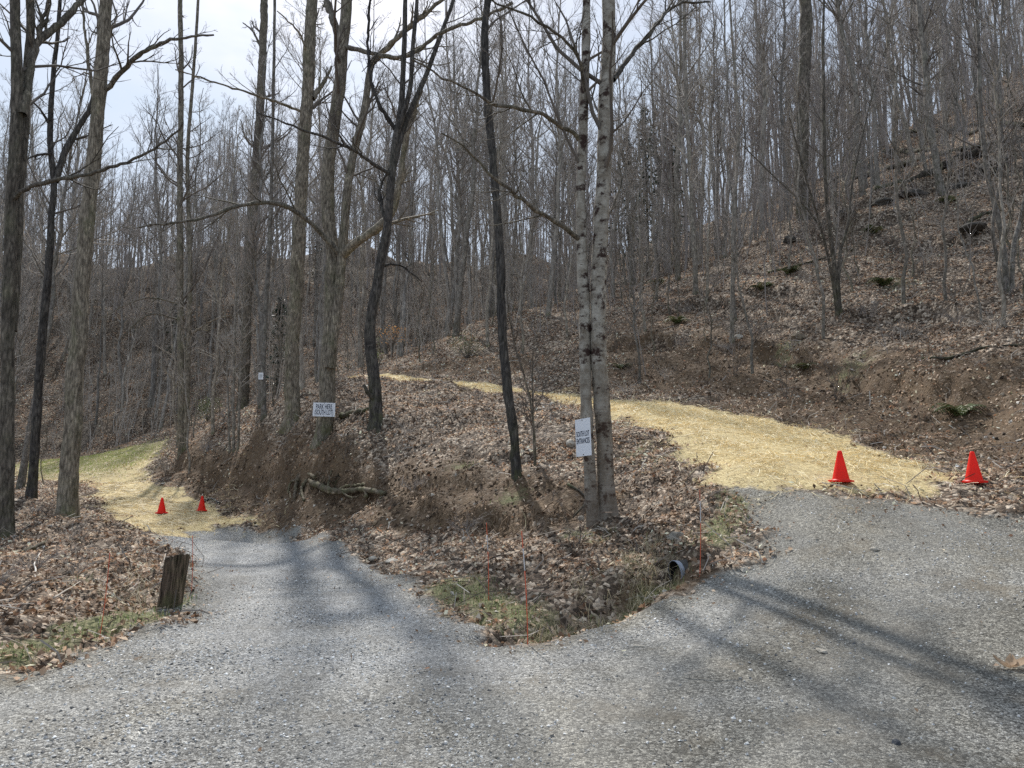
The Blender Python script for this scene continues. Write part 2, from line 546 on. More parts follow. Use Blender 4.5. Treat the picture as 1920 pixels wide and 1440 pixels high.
    gm = k.math('ADD', k.attr('gravel'), k.math('MULTIPLY', k.math('SUBTRACT', k.noise(P, 12, 3), 0.5), 0.7))
    gm = k.math('MULTIPLY', k.math('SUBTRACT', gm, 0.3), 2.5, clamp=True)
    base = k.mix(gm, base, gcol)
    # straw
    f1 = k.noise(k.mapping(P, (9, 60, 20), (0, 0, 0.5)), 1.0, 3, 0.7)
    f2 = k.noise(k.mapping(P, (60, 9, 20), (0, 0, 0.3)), 1.0, 3, 0.7)
    fm = k.math('MAXIMUM', f1, f2)
    strawc = k.ramp(fm, [(0.42, (0.24, 0.175, 0.085)), (0.55, (0.6, 0.475, 0.24)), (0.72, (0.86, 0.74, 0.45))])
    strawc = k.mix(k.math('MULTIPLY', k.attr('grass'), k.math('MULTIPLY', k.noise(P, 3, 4), 2.0, clamp=True), clamp=True), strawc, grassc)
    sm = k.math('ADD', k.attr('straw'), k.math('MULTIPLY', k.math('SUBTRACT', k.noise(P, 7, 4, 0.7), 0.5), 1.0))
    bare = k.math('MULTIPLY', k.math('SUBTRACT', k.noise(P, 2.6, 5, 0.78), 0.535, clamp=True), 5, clamp=True)
    sm = k.math('MULTIPLY', k.math('SUBTRACT', sm, 0.34), 3.0, clamp=True)
    sm = k.math('MULTIPLY', sm, k.math('SUBTRACT', 1.0, k.math('MULTIPLY', bare, 0.85)))
    base = k.mix(sm, base, strawc)
    nt.links.new(base, b.inputs['Base Color'])
    h = k.math('ADD', k.math('MULTIPLY', leafr.outputs[2], 0.5), k.math('MULTIPLY', edge, 1.2))
    hg = k.math('ADD', k.math('MULTIPLY', s1.outputs[1], 0.35), k.math('MULTIPLY', k.math('ADD', gedge, s2.outputs[1]), 0.3))
    hh = k.n('ShaderNodeMix', data_type='FLOAT')
    k.set(hh.inputs[0], gm)
    k.set(hh.inputs[2], h)
    k.set(hh.inputs[3], hg)
    hs = k.n('ShaderNodeMix', data_type='FLOAT')
    k.set(hs.inputs[0], sm)
    k.set(hs.inputs[2], hh.outputs[0])
    k.set(hs.inputs[3], fm)
    k.bump(b, k.math('ADD', hs.outputs[0], k.math('MULTIPLY', fine, 0.3)), 0.8, 0.03)
    b.inputs['Roughness'].default_value = 0.9
    return m


def mat_bark(name, dark, light, moss=(0.09, 0.1, 0.05), mossamt=0.25, stretch=0.22, scale=22, bump=0.6):
    m, nt, b = newmat(name)
    k = NT(nt)
    C = k.objco((1, 1, stretch))
    a = k.noise(C, scale, 5, 0.7)
    c = k.noise(k.objco((1, 1, 0.5)), 2.5, 4)
    v = k.vor(C, scale * 0.8, 'DISTANCE_TO_EDGE').outputs['Distance']
    f = k.math('ADD', k.math('MULTIPLY', a, 0.75), k.math('MULTIPLY', v, 0.5))
    col = k.ramp(f, [(0.3, dark), (0.68, light)])
    col = k.mix(k.math('MULTIPLY', k.math('SUBTRACT', c, 0.48, clamp=True), mossamt * 9, clamp=True), col, moss)
    lich = k.math('GREATER_THAN', k.noise(k.objco(), 6, 4, 0.75), 0.63)
    col = k.mix(k.math('MULTIPLY', lich, 0.35), col, tuple(min(1, x * 1.5) for x in light))
    zz = k.n('ShaderNodeSeparateXYZ')
    k.set(zz.inputs[0], k.objco())
    ft = k.math('MULTIPLY', k.math('SUBTRACT', 1.0, k.math('DIVIDE', zz.outputs[2], 1.3), clamp=True), k.math('MULTIPLY', k.math('SUBTRACT', k.noise(k.objco(), 4, 4), 0.42, clamp=True), 4.5, clamp=True))
    col = k.mix(k.math('MULTIPLY', ft, 0.7), col, (0.1, 0.105, 0.045))
    ml = k.noise(k.objco((1, 1, 0.35)), 7, 4, 0.7)
    col = k.mix(1.0, col, k.ramp(ml, [(0.32, (0.62, 0.6, 0.58)), (0.5, (1, 1, 1)), (0.68, (1.35, 1.35, 1.3))]), 'MULTIPLY')
    oi = k.n('ShaderNodeObjectInfo').outputs['Random']
    col = k.mix(1.0, col, k.ramp(oi, [(0, (0.7, 0.7, 0.72)), (1, (1.25, 1.2, 1.15))]), 'MULTIPLY')
    nt.links.new(col, b.inputs['Base Color'])
    k.bump(b, f, bump, 0.03)
    return m


def mat_birch():
    m, nt, b = newmat('birch_bark')
    k = NT(nt)
    C = k.objco((1, 1, 1))
    s = k.noise(k.objco((3, 3, 34)), 1.0, 4, 0.7)
    pl = k.noise(k.objco((1, 1, 0.8)), 6.0, 5, 0.7)
    p2 = k.noise(k.objco((1, 1, 1.3)), 4.6, 6, 0.72)
    col = k.ramp(pl, [(0.35, (0.17, 0.14, 0.105)), (0.5, (0.3, 0.27, 0.225)), (0.65, (0.43, 0.4, 0.345))])
    col = k.mix(k.math('MULTIPLY', k.math('MULTIPLY', k.math('SUBTRACT', s, 0.52, clamp=True), 6, clamp=True), 0.55), col, (0.15, 0.125, 0.1))
    col = k.mix(k.math('MULTIPLY', k.math('SUBTRACT', p2, k.math('MULTIPLY_ADD', k.noise(k.objco((1, 1, 0.4)), 1.7, 2), -0.25, 0.645), clamp=True), 13, clamp=True), col, (0.04, 0.023, 0.018))
    # darker, redder foot
    z = k.n('ShaderNodeSeparateXYZ')
    k.set(z.inputs[0], C)
    foot = k.math('SUBTRACT', 1.0, k.math('DIVIDE', z.outputs[2], 2.6), clamp=True)
    col = k.mix(k.math('MULTIPLY', foot, 0.55), col, (0.12, 0.085, 0.06))
    nt.links.new(col, b.inputs['Base Color'])
    k.bump(b, k.math('ADD', p2, k.math('MULTIPLY', s, 0.5)), 0.6, 0.02)
    return m


def mat_col(name, mul=(1, 1, 1), rough=0.8, trans=0.0, spec=0.25):
    """colour from the mesh's own 'col' attribute"""
    m, nt, b = newmat(name)
    k = NT(nt)
    c = k.mix(1.0, k.attr('col', True), mul, 'MULTIPLY')
    nt.links.new(c, b.inputs['Base Color'])
    b.inputs['Roughness'].default_value = rough
    b.inputs['Specular IOR Level'].default_value = spec
    if trans:
        t = k.n('ShaderNodeBsdfTranslucent')
        k.set(t.inputs[0], c)
        mx = k.n('ShaderNodeMixShader')
        mx.inputs[0].default_value = trans
        nt.links.new(b.outputs[0], mx.inputs[1])
        nt.links.new(t.outputs[0], mx.inputs[2])
        out = [n for n in nt.nodes if n.type == 'OUTPUT_MATERIAL'][0]
        nt.links.new(mx.outputs[0], out.inputs[0])
    return m


def mat_plain(name, c, rough=0.6, var=0.15, scale=20, spec=0.4, bump=0.0, emit=0):
    m, nt, b = newmat(name)
    k = NT(nt)
    n = k.noise(k.objco(), scale, 4, 0.6)
    col = k.ramp(n, [(0.3, tuple(x * (1 - var) for x in c)), (0.7, tuple(min(1, x * (1 + var)) for x in c))])
    nt.links.new(col, b.inputs['Base Color'])
    b.inputs['Roughness'].default_value = rough
    b.inputs['Specular IOR Level'].default_value = spec
    if bump:
        k.bump(b, n, bump, 0.02)
    return m


M_GROUND = mat_ground()
M_BARK_GREY = mat_bark('grey_bark', (0.075, 0.065, 0.051), (0.38, 0.34, 0.275))
M_BARK_DARK = mat_bark('dark_bark', (0.045, 0.039, 0.031), (0.25, 0.22, 0.18), mossamt=0.15)
M_BARK_BLACK = mat_bark('black_bark', (0.022, 0.02, 0.019), (0.15, 0.138, 0.125), mossamt=0.06)
M_BARK_PALE = mat_bark('pale_bark', (0.13, 0.117, 0.1), (0.42, 0.385, 0.335), mossamt=0.15, stretch=0.5, scale=12, bump=0.3)
M_BARK_FAR = mat_bark('hazed_far_bark', (0.17, 0.156, 0.138), (0.46, 0.43, 0.385), mossamt=0.08, scale=8, bump=0.3)  # paler than near bark: distance haze put into the colour
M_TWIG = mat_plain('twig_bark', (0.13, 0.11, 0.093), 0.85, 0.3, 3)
M_TWIG_FAR = mat_plain('hazed_far_twig_bark', (0.31, 0.275, 0.25), 0.85, 0.35, 0.6)  # twig colour lightened to stand in for distance haze
M_TWIG_PALE = mat_plain('pale_twig_bark', (0.42, 0.375, 0.325), 0.85, 0.3, 3)
M_BIRCH = mat_birch()
M_LEAF = mat_col('dry_leaves', trans=0.36, rough=0.7)
M_STONE = mat_col('stone_chips', rough=0.8)
M_STRAWM = mat_col('straw_strands', mul=(1.0, 0.975, 0.92), trans=0.15, rough=0.55)
M_GRASS = mat_col('grass_blades', trans=0.3, rough=0.6)
M_STICK = mat_col('dead_sticks', rough=0.85)
M_GREEN = mat_col('evergreen_leaves', trans=0.2, rough=0.5)
M_DEADWOOD = mat_bark('dead_wood', (0.02, 0.016, 0.012), (0.11, 0.09, 0.07), mossamt=0.3, stretch=0.4, scale=9)
M_ROOT = mat_bark('bare_root_wood', (0.08, 0.06, 0.04), (0.3, 0.25, 0.19), mossamt=0.25, stretch=1.0, scale=10)
M_ROCK = mat_plain('grey_rock', (0.44, 0.4, 0.335), 0.9, 0.45, 9, bump=0.8)
M_CONE = mat_plain('orange_plastic', (0.95, 0.035, 0.016), 0.45, 0.06, 8, 0.3)
_nt = M_CONE.node_tree
_t = _nt.nodes.new('ShaderNodeBsdfTranslucent')
_t.inputs[0].default_value = (0.95, 0.05, 0.02, 1)
_m = _nt.nodes.new('ShaderNodeMixShader')
_m.inputs[0].default_value = 0.35
_b = [n for n in _nt.nodes if n.type == 'BSDF_PRINCIPLED'][0]
_nt.links.new(_b.outputs[0], _m.inputs[1])
_nt.links.new(_t.outputs[0], _m.inputs[2])
_nt.links.new(_m.outputs[0], [n for n in _nt.nodes if n.type == 'OUTPUT_MATERIAL'][0].inputs[0])
M_STAKE = mat_plain('orange_fibreglass', (0.62, 0.115, 0.05), 0.5, 0.12, 8)
M_BAND = mat_plain('white_reflective_band', (0.6, 0.58, 0.58), 0.35, 0.05, 8)
M_SIGN = mat_plain('white_sign_board', (0.8, 0.82, 0.86), 0.4, 0.02, 4)
M_INK = mat_plain('dark_blue_print', (0.012, 0.022, 0.05), 0.5, 0.1, 8)
M_METAL = mat_plain('galvanised_metal', (0.25, 0.27, 0.31), 0.6, 0.5, 9)
M_BLACK = mat_plain('black_plastic', (0.012, 0.012, 0.014), 0.45, 0.2, 10)


# ------------------------------------------------------------------ ground mesh
def axis(segs):
    out = []
    for a, b, st in segs:
        n = max(1, int(round((b - a) / st)))
        out.append(np.linspace(a, b, n, endpoint=False))
    return np.unique(np.concatenate(out + [[segs[-1][1]]]))


XS = axis([(-200, -60, 7), (-60, -30, 1.8), (-30, -16, 0.55), (-16, -9, 0.11), (-9, 8, 0.085), (8, 14, 0.16), (14, 30, 0.5), (30, 60, 1.6), (60, 200, 7)])
YS = axis([(-40, 0, 2), (0, 3.4, 0.3), (3.4, 24, 0.085), (24, 34, 0.11), (34, 60, 0.45), (60, 120, 1.6), (120, 260, 7)])
GX, GY = np.meshgrid(XS, YS)
GZ = HF(GX, GY)
gm, smk = zones(GX, GY)
sl = sdist(STRAW_L, GX, GY)


def blob(px, py, r, y0=3.0):
    c = ground0(px, py, y0)
    return np.exp(-((GX - c[0]) ** 2 + (GY - c[1]) ** 2) / (r * r))


def strip(pts, w):
    line = [ground0(*p)[:2] for p in pts]
    return np.exp(-(ldist(line, GX, GY) / w) ** 2)


grass = np.zeros_like(GX)
grass = np.maximum(grass, strip([(0, 1245), (120, 1205), (250, 1172), (330, 1150), (355, 1132)], 0.28) * 1.0)
grass = np.maximum(grass, strip([(840, 1100), (900, 1130), (960, 1150)], 0.55) * 0.9)
grass = np.maximum(grass, strip([(1390, 945), (1350, 1000), (1335, 1035)], 0.4) * 0.75)
grass = np.maximum(grass, strip([(1000, 1170), (1100, 1140), (1180, 1110), (1240, 1075)], 0.3) * 0.8)
far_field = sstep(30, 44, GY) * sstep(-1.0, 1.5, sl)
grass = np.maximum(grass, far_field * (0.3 + 0.45 * sstep(-10, -24, GX)))
for bx, by, br in [(420, 630, 0), (1250, 870, 0.5), (1080, 1010, 0.4), (1130, 1015, 0.35), (870, 890, 0.5), (960, 940, 0.4), (1195, 850, 0.5), (140, 1090, 0.35), (1600, 700, 0.8), (1480, 660, 0.7), (1690, 540, 0.9)]:
    if br:
        grass = np.maximum(grass, blob(bx, by, br) * 0.62)
dirt = np.zeros_like(GX)
for pts, w in [([(330, 878), (400, 905), (480, 925), (560, 940)], 0.9), ([(560, 935), (640, 945), (740, 930)], 0.8), ([(770, 950), (900, 940), (1010, 950), (1080, 960)], 0.7),
               ([(1160, 690), (1300, 690), (1450, 720), (1600, 740), (1760, 770), (1900, 800)], 1.6), ([(760, 700), (850, 690), (960, 690)], 1.3), ([(1170, 640), (1250, 620)], 1.0),
               ([(870, 930), (960, 945)], 0.6), ([(1180, 760), (1400, 770), (1700, 830)], 0.8), ([(1230, 1085), (1290, 1090)], 0.4)]:
    dirt = np.maximum(dirt, strip(pts, w))
face = sstep(-0.35, 0.45, sdist(FACE, GX, GY) + 0.45 * fbm(GX * 1.3, GY * 1.3, 3, 201))
dirt = np.maximum(dirt, face * np.clip(0.62 + 0.6 * fbm(GX * 1.1, GY * 1.1, 3, 202), 0.2, 1))
hface = sstep(-0.6, 0.6, sdist(HILLFACE, GX, GY) + 0.8 * fbm(GX * 0.8, GY * 0.8, 3, 203))
dirt = np.maximum(dirt, hface * np.clip(0.45 + 0.8 * fbm(GX * 0.9, GY * 0.9, 3, 204), 0.05, 0.9))
worn = np.clip(0.5 * (1 - sstep(5.0, 7.4, GY)) + 0.2 + 0.62 * sstep(-1.0, 1.7, GX - 0.1 * GY) + 0.5 * sstep(-0.6, -0.05, -np.abs(sdist(GRAVEL, GX, GY))), 0, 1)
track = np.zeros_like(GX)
for pts, w in [([(395, 1000), (435, 1100), (530, 1250), (690, 1430)], 0.42), ([(520, 1005), (650, 1100), (840, 1250), (1080, 1430)], 0.42),
               ([(1500, 940), (1440, 1060), (1290, 1230), (1010, 1430)], 0.4), ([(1740, 965), (1720, 1080), (1640, 1230), (1500, 1430)], 0.45), ([(30, 1330), (400, 1290), (900, 1290), (1300, 1330)], 0.3)]:
    track = np.maximum(track, strip(pts, w))
track = np.clip(track + 0.5 * fbm(GX * 1.7, GY * 1.7, 3, 64) * (track > 0.05), 0, 1)
ny, nx = GX.shape
V = np.column_stack([GX.ravel(), GY.ravel(), GZ.ravel()])
I = np.arange(ny * nx).reshape(ny, nx)
Q = np.stack([I[:-1, :-1], I[:-1, 1:], I[1:, 1:], I[1:, :-1]], axis=-1).reshape(-1, 4)
zone = np.zeros(ny * nx, int)
zone[(gm > 0.5).ravel()] = 1
zone[((smk > 0.5) & (GX > -8) & (sdist(STRAW_UP, GX, GY) > -1)).ravel()] = 2
zone[((smk > 0.5) & (sl > -1)).ravel()] = 3
qz = zone[Q[:, 0]]
ATT = {'track': track, 'far_shade': sstep(36, 52, GY) * (1 - sstep(2, 14, GX)), 'gravel': gm, 'straw': smk * np.where(sl > -1, 0.93, 1.0), 'grass': grass, 'dirt': dirt, 'worn': worn}  # second entry masks the painted shade on the far slope
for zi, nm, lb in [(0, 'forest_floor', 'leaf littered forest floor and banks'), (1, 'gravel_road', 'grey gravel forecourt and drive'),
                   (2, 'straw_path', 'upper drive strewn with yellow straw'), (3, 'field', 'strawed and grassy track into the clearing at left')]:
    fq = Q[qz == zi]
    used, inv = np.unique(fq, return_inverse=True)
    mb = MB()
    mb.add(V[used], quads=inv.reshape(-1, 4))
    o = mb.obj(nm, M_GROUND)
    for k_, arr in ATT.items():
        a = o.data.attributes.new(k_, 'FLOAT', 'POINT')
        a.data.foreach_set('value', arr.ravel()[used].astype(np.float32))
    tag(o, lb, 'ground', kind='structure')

# ------------------------------------------------------------------ scatter on the ground
AREA = (np.diff(YS)[:, None] * np.diff(XS)[None, :])
CX, CY = 0.5 * (GX[:-1, :-1] + GX[1:, 1:]), 0.5 * (GY[:-1, :-1] + GY[1:, 1:])
cell = lambda a: a[:-1, :-1]
VIS = (CY > 3.3) & (np.abs(CX) < 0.72 * CY + 2.0) & (CY < 125)
NXg = -(GZ[:-1, 1:] - GZ[:-1, :-1]) / np.diff(XS)[None, :]
NYg = -(GZ[1:, :-1] - GZ[:-1, :-1]) / np.diff(YS)[:, None]


def scatter(density):
    """random points: returns x,y,z,normal"""
    lam = np.clip(density, 0, None) * AREA * VIS
    cnt = RNG.poisson(lam)
    j, i = np.nonzero(cnt)
    c = cnt[j, i]
    j, i = np.repeat(j, c), np.repeat(i, c)
    u, v = RNG.random(len(j)), RNG.random(len(j))
    x = XS[i] + u * (XS[i + 1] - XS[i])
    y = YS[j] + v * (YS[j + 1] - YS[j])
    z = (GZ[j, i] * (1 - u) * (1 - v) + GZ[j, i + 1] * u * (1 - v) + GZ[j + 1, i] * (1 - u) * v + GZ[j + 1, i + 1] * u * v)
    n = np.column_stack([NXg[j, i], NYg[j, i], np.ones(len(j))])
    n /= np.linalg.norm(n, axis=1, keepdims=True)
    return x, y, z, n, j, i


def frames(n, tilt, rng=RNG):
    m = len(n)
    w = n + rng.standard_normal((m, 3)) * tilt
    w /= np.linalg.norm(w, axis=1, keepdims=True)
    r = rng.standard_normal((m, 3))
    u = np.cross(w, r)
    u /= np.linalg.norm(u, axis=1, keepdims=True) + 1e-9
    return u, np.cross(w, u), w


def leaves(name, density, size=(0.028, 0.095), tilt=0.45, palette=None, lift=0.012, label=''):
    x, y, z, n, j, i = scatter(density)
    m = len(x)
    u, v, w = frames(n, tilt)
    L = size[0] + (size[1] - size[0]) * RNG.random(m) ** 1.8
    L = L * (1 + np.clip(y - 14, 0, 60) * 0.022)      # farther litter is laid in bigger flakes
    Wd = L * RNG.uniform(0.4, 0.75, m)
    c = np.column_stack([x, y, z + lift + RNG.random(m) * 0.02])
    curl = RNG.uniform(-0.1, 0.45, m)
    a = c - u * L[:, None] * 0.5
    d = c + u * L[:, None] * 0.5 + w * (curl * L * 0.5)[:, None]
    s1 = c + v * Wd[:, None] * 0.5 + w * (curl * Wd)[:, None] + u * (L * RNG.uniform(-0.15, 0.15, m))[:, None]
    s2 = c - v * Wd[:, None] * 0.5 + w * (curl * Wd)[:, None] + u * (L * RNG.uniform(-0.15, 0.15, m))[:, None]
    vv = np.stack([a, s1, d, s2], axis=1).reshape(-1, 3)
    b = np.arange(m)[:, None] * 4
    tr = np.concatenate([b + [[0, 1, 2]], b + [[0, 2, 3]]])
    pal = np.array(palette)
    ci = RNG.integers(0, len(pal), m)
    col = pal[ci] * RNG.uniform(0.75, 1.6, (m, 1))
    patch = 0.58 + 0.72 * np.clip(fbm(x * 0.8, y * 0.8, 3, 77) + 0.5, 0, 1)
    col = np.clip(col * patch[:, None] * np.array([[1.04, 0.955, 0.9]]), 0, 0.9)
    mb = MB()
    mb.add(vv, tris=tr, col=np.repeat(col, 4, axis=0))
    o = mb.obj(name, M_LEAF, smooth=False)
    tag(o, label, 'leaves', kind='stuff')
    return m


floor = 1 - np.clip(gm + smk, 0, 1)
near_fall = np.where(GY < 12, 1.0, (12 / np.maximum(GY, 12)) ** 1.05)
clump = np.clip(0.75 + 0.9 * fbm(GX * 1.1, GY * 1.1, 3, 61), 0.1, 1.6)
PAL = [(0.1, 0.068, 0.045), (0.24, 0.17, 0.115), (0.42, 0.325, 0.235), (0.58, 0.475, 0.365), (0.74, 0.64, 0.52), (0.28, 0.165, 0.105), (0.4, 0.3, 0.215), (0.07, 0.05, 0.036), (0.66, 0.555, 0.44), (0.16, 0.115, 0.08), (0.12, 0.085, 0.06), (0.34, 0.24, 0.16)]
nl = leaves('leaf_litter', cell(floor * near_fall * clump * 640 * (1 - 0.55 * np.clip(dirt, 0, 1)) * (1 - 0.6 * face) * (1 - 0.75 * np.exp(-(ldist(DITCH, GX, GY) / 0.25) ** 2)) * (1 - 0.75 * np.clip(grass, 0, 1))), tilt=0.5, palette=PAL,
            label='brown dead leaves lying all over the banks and hillside')
edge_g = np.exp(-(sdist(GRAVEL, GX, GY) / 0.45) ** 2) * (GY < 20)
hillside_edge = np.exp(-((sdist(STRAW_UP, GX, GY)) / 0.5) ** 2)
nl2 = leaves('scattered_leaves', cell(gm * (6 * edge_g * 7 + 18 * hillside_edge * (GX > 2) + 1.2 + 10 * np.clip(fbm(GX * 0.7, GY * 0.7, 3, 17) - 0.25, 0, 1) + 70 * blob(1780, 945, 0.9) + 60 * np.clip(0.3 + 1.5 * fbm(GX * 1.6, GY * 1.6, 3, 18), 0, 1.3) * strip([(1440, 930), (1600, 948), (1750, 965), (1910, 990)], 0.55) + 25 * np.clip(fbm(GX * 1.3, GY * 1.3, 3, 16) - 0.1, 0, 1) * strip([(1240, 1140), (1130, 1180), (1010, 1215)], 0.5)) + smk * 2.0 * (GY < 30)), size=(0.03, 0.06), palette=PAL, label='loose brown leaves blown onto gravel and straw')


def stones(name, density, size, palette, label, flat=0.6):
    x, y, z, n, j, i = scatter(density)
    m = len(x)
    u, v, w = frames(n, 0.35)
    s = RNG.uniform(0, 1, m) ** 2.2 * (size[1] - size[0]) + size[0]
    oct_ = np.array([(1, 0, 0), (0, 1, 0), (-1, 0, 0), (0, -1, 0), (0, 0, 1), (0, 0, -1)], float)
    jit = oct_[None] * RNG.uniform(0.6, 1.15, (m, 6, 1)) + RNG.standard_normal((m, 6, 3)) * 0.16
    jit[:, :, 2] *= flat
    jit *= s[:, None, None]
    vv = np.column_stack([x, y, z + s * 0.15])[:, None, :] + jit[:, :, 0:1] * u[:, None] + jit[:, :, 1:2] * v[:, None] + jit[:, :, 2:3] * w[:, None]
    f = np.array([(0, 1, 4), (1, 2, 4), (2, 3, 4), (3, 0, 4), (1, 0, 5), (2, 1, 5), (3, 2, 5), (0, 3, 5)])
    tr = (np.arange(m)[:, None, None] * 6 + f[None]).reshape(-1, 3)
    pal = np.array(palette)
    col = pal[RNG.integers(0, len(pal), m)] * RNG.uniform(0.75, 1.25, (m, 1))
    mb = MB()
    mb.add(vv.reshape(-1, 3), tris=tr, col=np.repeat(col, 6, axis=0))
    o = mb.obj(name, M_STONE, smooth=False)
    tag(o, label, 'gravel', kind='stuff')
    return m


GPAL = [(0.13, 0.13, 0.132), (0.75, 0.745, 0.72), (0.3, 0.3, 0.297), (0.38, 0.38, 0.375), (0.45, 0.448, 0.44), (0.53, 0.53, 0.515), (0.62, 0.615, 0.595), (0.44, 0.41, 0.36), (0.38, 0.355, 0.31), (0.33, 0.31, 0.275)]
patchy = np.clip(0.6 + 1.4 * fbm(GX * 0.8, GY * 0.8, 3, 91), 0.08, 1.8)
fresh = np.clip(1.25 - worn, 0.25, 1.2)
ns = stones('gravel', cell(gm * patchy * fresh * (1.25 - 0.7 * track) * 800 * np.where(GY < 7, 1, (7 / np.maximum(GY, 7)) ** 1.6)), (0.006, 0.017), GPAL, 'loose grey gravel chips over both drives')
ns2 = stones('bank_pebbles', cell(floor * (GY < 24) * (1.2 + 9 * dirt + 5 * np.exp(-(sdist(GRAVEL, GX, GY) / 0.4) ** 2)) * clump), (0.012, 0.07), [(0.42, 0.37, 0.3), (0.3, 0.25, 0.19), (0.5, 0.46, 0.4), (0.22, 0.19, 0.15)], 'pale pebbles and stones in the leaf litter')


ns3 = stones('soil_clods', cell(face * np.clip(dirt + 0.2, 0, 1) * (GY < 36) * 230 * np.clip(0.5 + 1.3 * fbm(GX * 2.3, GY * 2.3, 3, 205), 0.05, 1.5)) + cell(hface * np.clip(dirt, 0, 1) * (GY < 30) * 60), (0.012, 0.062), [(0.07, 0.045, 0.026), (0.12, 0.08, 0.048), (0.19, 0.13, 0.08), (0.27, 0.195, 0.125), (0.045, 0.03, 0.019)], 'crumbled brown soil clods on the bare cut banks', flat=0.8)


def strands(name, density, length, width, palette, mat, label, tilt=0.12, lift=0.01, arch=0.05, cat='straw'):
    x, y, z, n, j, i = scatter(density)
    m = len(x)
    u, v, w = frames(n, tilt)
    L = RNG.uniform(*length, m)
    Wd = RNG.uniform(*width, m) * (1 + np.clip(y - 12, 0, 60) * 0.05)
    c = np.column_stack([x, y, z + lift + RNG.random(m) * 0.035])
    bend = v * (RNG.uniform(-0.18, 0.18, m) * L)[:, None] + w * (arch * L)[:, None]
    p0, p1, p2 = c - u * (L / 2)[:, None], c + bend, c + u * (L / 2)[:, None]
    s = np.cross(u, w) * (Wd / 2)[:, None] + w * (Wd * RNG.uniform(-0.5, 0.5, m))[:, None]
    vv = np.stack([p0 - s, p0 + s, p1 + s, p1 - s, p2 + s, p2 - s], axis=1).reshape(-1, 3)
    b = np.arange(m)[:, None] * 6
    q = np.concatenate([b + [[0, 1, 2, 3]], b + [[3, 2, 4, 5]]])
    pal = np.array(palette)
    col = pal[RNG.integers(0, len(pal), m)] * RNG.uniform(0.75, 1.2, (m, 1))
    mb = MB()
    mb.add(vv, quads=q, col=np.repeat(col, 6, axis=0))
    o = mb.obj(name, mat, smooth=False)
    tag(o, label, cat, kind='stuff')
    return m


SPAL = [(0.86, 0.72, 0.42), (0.92, 0.81, 0.53), (0.78, 0.62, 0.33), (0.94, 0.87, 0.64), (0.6, 0.46, 0.24)]
SPAL2 = [(0.74, 0.64, 0.42), (0.82, 0.74, 0.53), (0.62, 0.52, 0.33), (0.5, 0.41, 0.26)]
SLOPE = np.hypot(NXg, NYg)
sfall = np.where(GY < 14, 1.0, (14 / np.maximum(GY, 14)) ** 1.6)
spatch = np.clip(0.75 + 2.0 * fbm(GX * 1.8, GY * 1.4, 3, 95), 0.1, 2.2)
CONE_AT = [(303, 962), (378, 958), (1577, 907), (1827, 912)]
clear = np.ones_like(GX)
for cpx in CONE_AT:
    cxy = ground0(*cpx)
    clear *= sstep(0.15, 0.4, np.hypot(GX - cxy[0], GY - cxy[1]))
clear = cell(clear)
slp = clear * np.clip(1.6 - SLOPE / 0.3, 0.02, 1)
sden = sstep(-0.45, 0.35, sdist(STRAW_UP, GX, GY) + fbm(GX * 1.5, GY * 1.5, 3, 12) * 0.4) ** 1.5
sden_l = sstep(-0.5, 0.8, sl + fbm(GX * 1.2, GY * 1.2, 3, 13) * 0.5) ** 1.5 * (1 - 0.6 * np.clip(grass, 0, 1))
nst = strands('straw', cell(sden * sfall * spatch * 620) * slp, (0.08, 0.26), (0.003, 0.0065), SPAL, M_STRAWM, 'yellow straw strewn over the upper drive', tilt=0.3, lift=0.015)
stray = np.exp(-(np.minimum(np.abs(sdist(STRAW_UP, GX, GY)), np.abs(sl)) / 0.7) ** 2) * (GY < 26) * np.clip(0.4 + 1.4 * fbm(GX * 2.1, GY * 2.1, 3, 19), 0, 1.5)
nst5 = strands('straw', cell(stray * 55) * clear, (0.1, 0.3), (0.004, 0.007), SPAL, M_STRAWM, 'stray straw around the edges of both strawed tracks', tilt=0.35, lift=0.02)
nst3 = strands('straw', cell(sden_l * sfall * spatch * 520 * (sl < 25)) * slp, (0.1, 0.3), (0.004, 0.008), SPAL2, M_STRAWM, 'paler weathered straw strewn over the left track')
nst4 = strands('brush_sticks', cell(floor * (1 - 0.85 * face) * (1 - 0.6 * hface) * (GY < 40) * np.clip(clump - 0.2, 0, 2) * 2.6 * np.where(GY < 18, 1, (18 / np.maximum(GY, 18)) ** 1.2)) * np.clip(0.4 + SLOPE * 2, 0, 1.6) * clear * cell(np.where(GX < -0.42 * GY, 0.25, 1.0)), (0.25, 1.0), (0.005, 0.012),
               [(0.12, 0.095, 0.08), (0.24, 0.2, 0.165), (0.32, 0.28, 0.23), (0.2, 0.16, 0.13), (0.17, 0.12, 0.09)], M_STICK, 'long dead stems and brush lying over the banks', tilt=0.55, lift=0.06, arch=0.16, cat='sticks')
nst2 = strands('dead_twigs', cell(floor * (1 - 0.85 * face) * (1 - 0.5 * hface) * (GY < 60) * clump * 13 * np.where(GY < 14, 1, (14 / np.maximum(GY, 14)) ** 1.3) + gm * 0.12), (0.1, 0.6), (0.005, 0.014),
               [(0.1, 0.08, 0.065), (0.2, 0.165, 0.135), (0.32, 0.28, 0.24), (0.14, 0.105, 0.08), (0.42, 0.38, 0.33)], M_STICK, 'small dead twigs lying among the leaves', tilt=0.4, lift=0.03, arch=0.1, cat='twigs')


